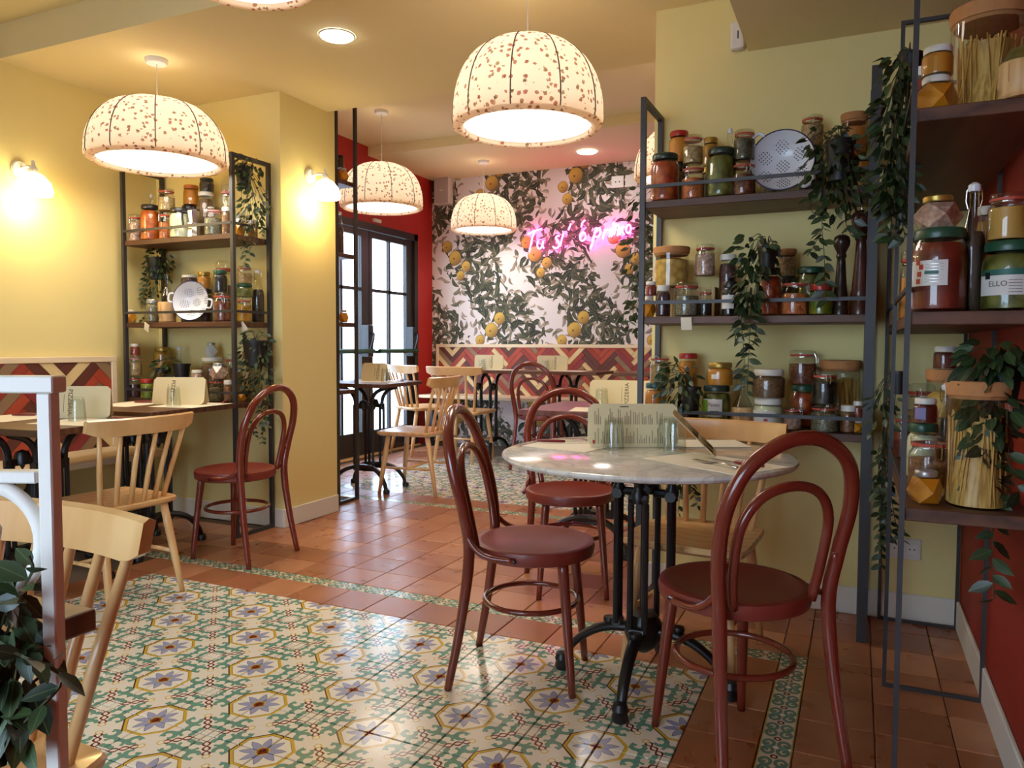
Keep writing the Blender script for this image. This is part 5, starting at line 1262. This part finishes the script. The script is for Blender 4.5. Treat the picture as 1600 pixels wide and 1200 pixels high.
PLANTS = [
  ('dense trailing ivy over the upper shelf end by the marble table', 0.046, ((-0.078, 3.1, 1.81), 0.052, 0.148), [((-0.116, 3.1, 1.818), 0.105, 0.138, 130), ((-0.08, 3.1, 1.709), 0.086, 0.107, 80)], [[(-0.187, 3.1, 1.705), (-0.172, 3.1, 1.632), (-0.122, 3.1, 1.593)], [(-0.124, 3.1, 1.677), (-0.133, 3.1, 1.582), (-0.123, 3.1, 1.462), (-0.115, 3.1, 1.294)], [(-0.122, 3.1, 1.581), (-0.16, 3.1, 1.5), (-0.182, 3.1, 1.465)], [(-0.019, 3.1, 1.669), (-0.023, 3.1, 1.599), (-0.033, 3.1, 1.552)], [(-0.057, 3.1, 1.648), (-0.051, 3.1, 1.577), (-0.033, 3.1, 1.533)]]) ,
  ('trailing ivy hanging over the middle shelf edge by the marble table', 0.046, ((-0.326, 3.08, 1.464), 0.037, 0.084), [((-0.371, 3.08, 1.471), 0.084, 0.089, 75), ((-0.387, 3.08, 1.348), 0.054, 0.104, 70)], [[(-0.405, 3.08, 1.373), (-0.414, 3.08, 1.224), (-0.404, 3.08, 1.074), (-0.409, 3.08, 0.973)], [(-0.38, 3.08, 1.348), (-0.384, 3.08, 1.174), (-0.386, 3.08, 1.049), (-0.389, 3.08, 0.944)], [(-0.367, 3.08, 1.273), (-0.36, 3.08, 1.174), (-0.369, 3.08, 1.124)], [(-0.42, 3.08, 1.299), (-0.433, 3.08, 1.199), (-0.437, 3.08, 1.149)]]) ,
  ('small round ivy on the lower shelf by the marble table', 0.04, ((-0.62, 3.14, 0.907), 0.04, 0.095), [((-0.668, 3.14, 0.964), 0.084, 0.1, 100)], [[(-0.699, 3.14, 0.91), (-0.711, 3.14, 0.843), (-0.724, 3.14, 0.802)], [(-0.633, 3.14, 0.899), (-0.655, 3.14, 0.832), (-0.654, 3.14, 0.773)]]) ,
  ('long ivy cascading beside the upper shelf by the red wall', 0.046, ((0.118, 2.52, 1.933), 0.033, 0.074), [((0.09, 2.52, 1.928), 0.063, 0.065, 40), ((0.078, 2.52, 1.764), 0.056, 0.115, 110), ((0.082, 2.52, 1.596), 0.052, 0.108, 95)], [[(0.083, 2.52, 1.577), (0.093, 2.52, 1.492), (0.081, 2.52, 1.428)], [(0.104, 2.52, 1.575), (0.11, 2.52, 1.482), (0.118, 2.52, 1.441)], [(0.065, 2.52, 1.597), (0.073, 2.52, 1.503), (0.071, 2.52, 1.443)]]) ,
  ('thin ivy strands dangling between the shelving units', 0.036, ((0.132, 2.95, 0.997), 0.029, 0.08), [((0.086, 2.95, 0.901), 0.049, 0.111, 36), ((0.088, 2.95, 0.698), 0.049, 0.111, 30)], [[(0.09, 2.95, 0.766), (0.111, 2.95, 0.586), (0.122, 2.95, 0.451)], [(0.074, 2.95, 0.765), (0.084, 2.95, 0.538), (0.093, 2.95, 0.356)], [(0.114, 2.95, 0.632), (0.133, 2.95, 0.52), (0.155, 2.95, 0.45)], [(0.098, 2.95, 0.631), (0.106, 2.95, 0.472), (0.111, 2.95, 0.427)]]) ,
  ('large leafy ivy on the lower shelf by the red wall', 0.05, ((0.316, 2.13, 1.033), 0.043, 0.086), [((0.304, 2.13, 1.094), 0.076, 0.052, 85), ((0.297, 2.13, 0.971), 0.052, 0.07, 50)], [[(0.289, 2.13, 1.033), (0.286, 2.13, 0.909), (0.294, 2.13, 0.785), (0.289, 2.13, 0.722)], [(0.308, 2.13, 1.033), (0.307, 2.13, 0.895), (0.311, 2.13, 0.786), (0.318, 2.13, 0.725)], [(0.276, 2.13, 1.032), (0.266, 2.13, 0.908), (0.26, 2.13, 0.798)], [(0.3, 2.13, 0.879), (0.307, 2.13, 0.724), (0.306, 2.13, 0.614), (0.311, 2.13, 0.52)], [(0.323, 2.13, 0.972), (0.334, 2.13, 0.85), (0.355, 2.13, 0.782)]]) ,
  ('trailing ivy hanging in the alcove unit top frame', 0.04, ((-3.285, 3.42, 2.102), 0.049, 0.105), [((-3.241, 3.42, 2.117), 0.101, 0.093, 80), ((-3.2, 3.42, 1.93), 0.093, 0.157, 95)], [[(-3.269, 3.42, 1.898), (-3.276, 3.42, 1.75), (-3.259, 3.42, 1.619), (-3.28, 3.42, 1.571)], [(-3.235, 3.42, 1.859), (-3.228, 3.42, 1.74), (-3.249, 3.42, 1.656)], [(-3.138, 3.42, 1.925), (-3.13, 3.42, 1.815), (-3.141, 3.42, 1.743)]]) ,
  ('dark ivy in a black pot on the alcove middle shelf', 0.038, ((-4.067, 3.47, 1.599), 0.061, 0.138), [((-4.027, 3.47, 1.617), 0.106, 0.13, 80), ((-4.111, 3.47, 1.458), 0.065, 0.114, 40)], [[(-4.12, 3.47, 1.56), (-4.182, 3.47, 1.419), (-4.255, 3.47, 1.317), (-4.303, 3.47, 1.276)], [(-4.099, 3.47, 1.478), (-4.149, 3.47, 1.357), (-4.186, 3.47, 1.275)], [(-4.208, 3.47, 1.317), (-4.257, 3.47, 1.235), (-4.271, 3.47, 1.152)]]) ,
  ('small dark ivy low on the alcove bottom shelf', 0.036, ((-3.788, 3.4, 0.946), 0.051, 0.11), [((-3.907, 3.4, 0.976), 0.095, 0.087, 45)], [[(-3.976, 3.4, 0.911), (-3.999, 3.4, 0.87), (-4.034, 3.4, 0.821)]]) ,
  ('bushy ivy trailing below the alcove bottom shelf', 0.04, ((-3.229, 3.44, 1.069), 0.076, 0.151), [((-3.228, 3.44, 1.095), 0.117, 0.121, 95), ((-3.212, 3.44, 0.907), 0.102, 0.159, 95)], [[(-3.251, 3.44, 0.887), (-3.265, 3.44, 0.696), (-3.237, 3.44, 0.583)], [(-3.183, 3.44, 0.888), (-3.176, 3.44, 0.7), (-3.169, 3.44, 0.549)], [(-3.144, 3.44, 0.852), (-3.137, 3.44, 0.739), (-3.138, 3.44, 0.645)], [(-3.29, 3.44, 0.924), (-3.312, 3.44, 0.809), (-3.303, 3.44, 0.748)]]) ,
  ('ivy hanging behind the shelf post in front of the citrus wallpaper', 0.058, ((-1.152, 4.9, 2.113), 0.062, 0.14), [((-1.307, 4.9, 2.063), 0.099, 0.124, 30), ((-1.315, 4.9, 1.711), 0.091, 0.247, 50), ((-1.354, 4.9, 1.377), 0.091, 0.165, 30)], [[(-1.314, 4.9, 1.628), (-1.328, 4.9, 1.377), (-1.308, 4.9, 1.208)], [(-1.357, 4.9, 1.629), (-1.372, 4.9, 1.42), (-1.378, 4.9, 1.251)], [(-1.268, 4.9, 1.999), (-1.239, 4.9, 1.79), (-1.246, 4.9, 1.625)]]) ,
  ('leafy green vine climbing beside the white railing at the picture edge', 0.03, ((-0.686, 0.385, 0.681), 0.033, 0.067), [((-0.636, 0.385, 0.897), 0.027, 0.044, 60), ((-0.622, 0.385, 0.846), 0.029, 0.039, 60)], [[(-0.623, 0.385, 0.904), (-0.582, 0.385, 0.941), (-0.577, 0.385, 0.957)], [(-0.608, 0.385, 0.869), (-0.576, 0.385, 0.885), (-0.562, 0.385, 0.857), (-0.569, 0.385, 0.832)], [(-0.626, 0.385, 0.845), (-0.611, 0.385, 0.816), (-0.608, 0.385, 0.795), (-0.637, 0.385, 0.78)], [(-0.614, 0.385, 0.916), (-0.59, 0.385, 0.922), (-0.579, 0.385, 0.921)], [(-0.592, 0.385, 0.883), (-0.565, 0.385, 0.882), (-0.554, 0.385, 0.874)], [(-0.618, 0.385, 0.836), (-0.602, 0.385, 0.823), (-0.587, 0.385, 0.821)], [(-0.636, 0.385, 0.805), (-0.629, 0.385, 0.785), (-0.621, 0.385, 0.773)]]) ,
  ('small ivy showing behind the iron pedestal of the marble table', 0.04, ((-0.743, 3.36, 0.58), 0.037, 0.086), [((-0.68, 3.36, 0.521), 0.034, 0.04, 10)], [[(-0.697, 3.36, 0.554), (-0.707, 3.36, 0.453), (-0.712, 3.36, 0.38)], [(-0.671, 3.36, 0.542), (-0.645, 3.36, 0.473), (-0.627, 3.36, 0.417)]]) ,
]

def put_leaf(par, p, d, size, rn):
    d = Vector(d).normalized(); up = Vector((rn.uniform(-1, 1), rn.uniform(-1, 0.2), rn.uniform(0.1, 1)))
    y = up.cross(d)
    if y.length < 1e-3: y = Vector((1, 0, 0))
    y.normalize(); z = d.cross(y); s = size*rn.uniform(0.75, 1.2)
    o = bpy.data.objects.new('leaf', LEAF); COL.objects.link(o); o.parent = par
    o.matrix_local = Matrix(((d.x*s, y.x*s, z.x*s, p[0]), (d.y*s, y.y*s, z.y*s, p[1]), (d.z*s, y.z*s, z.z*s, p[2]), (0, 0, 0, 1)))
for pi, (label, leaf, (pc, pr, ph), ells, strands) in enumerate(PLANTS):
    rn = random.Random(100+pi); base = Vector((pc[0], pc[1], pc[2]-ph/2))
    t = thing('trailing_ivy', label, 'plant', base, 0, 'trailing ivies in black pots')
    obj('pot', lathe([(0, 0), (pr*0.74, 0), (pr*0.98, ph*0.9), (pr*1.04, ph*0.9), (pr*1.04, ph), (pr*0.94, ph), (pr*0.9, ph*0.86), (0, ph*0.86)], 16), m_pot, t, smooth=True)
    bm = newbm(); root = Vector((0, 0, ph))
    for (c, rx, rz, n) in ells:
        c = Vector(c)-base; dy = min(rx, 0.075)
        for i in range(n):
            while True:
                q = Vector((rn.uniform(-1, 1), rn.uniform(-1, 1), rn.uniform(-1, 1)))
                if q.length <= 1: break
            p = c + Vector((q.x*rx, q.y*dy - dy*0.2, q.z*rz))
            d = Vector((q.x*0.9, q.y*0.8-0.35, -0.55 + q.z*0.5 + rn.uniform(-0.3, 0.3)))
            put_leaf(t, p, d, leaf, rn)
            if i % 6 == 0: tube(smooth_path([root, root.lerp(p, 0.5)+Vector((0, 0, 0.03)), p], 3), 0.0014, 4, bm=bm)
    for st in strands:
        pts = [Vector(a)-base + Vector((0, rn.uniform(-0.03, 0.0), 0)) for a in st]; path = [Vector(a) for a in smooth_path([tuple(a) for a in pts], 5)]
        tube(path, 0.0013, 4, bm=bm); acc = 0.0; side = 1
        for a, b in zip(path, path[1:]):
            acc += (b-a).length
            while acc > leaf*0.42:
                acc -= leaf*0.42; side = -side; tg = (b-a).normalized()
                put_leaf(t, b, tg*0.55 + Vector((side*rn.uniform(0.5, 1.0), rn.uniform(-0.7, 0.3), rn.uniform(-0.2, 0.35))), leaf, rn)
    o = obj('stems', bm, m_stem, t); o['kind'] = 'stuff'
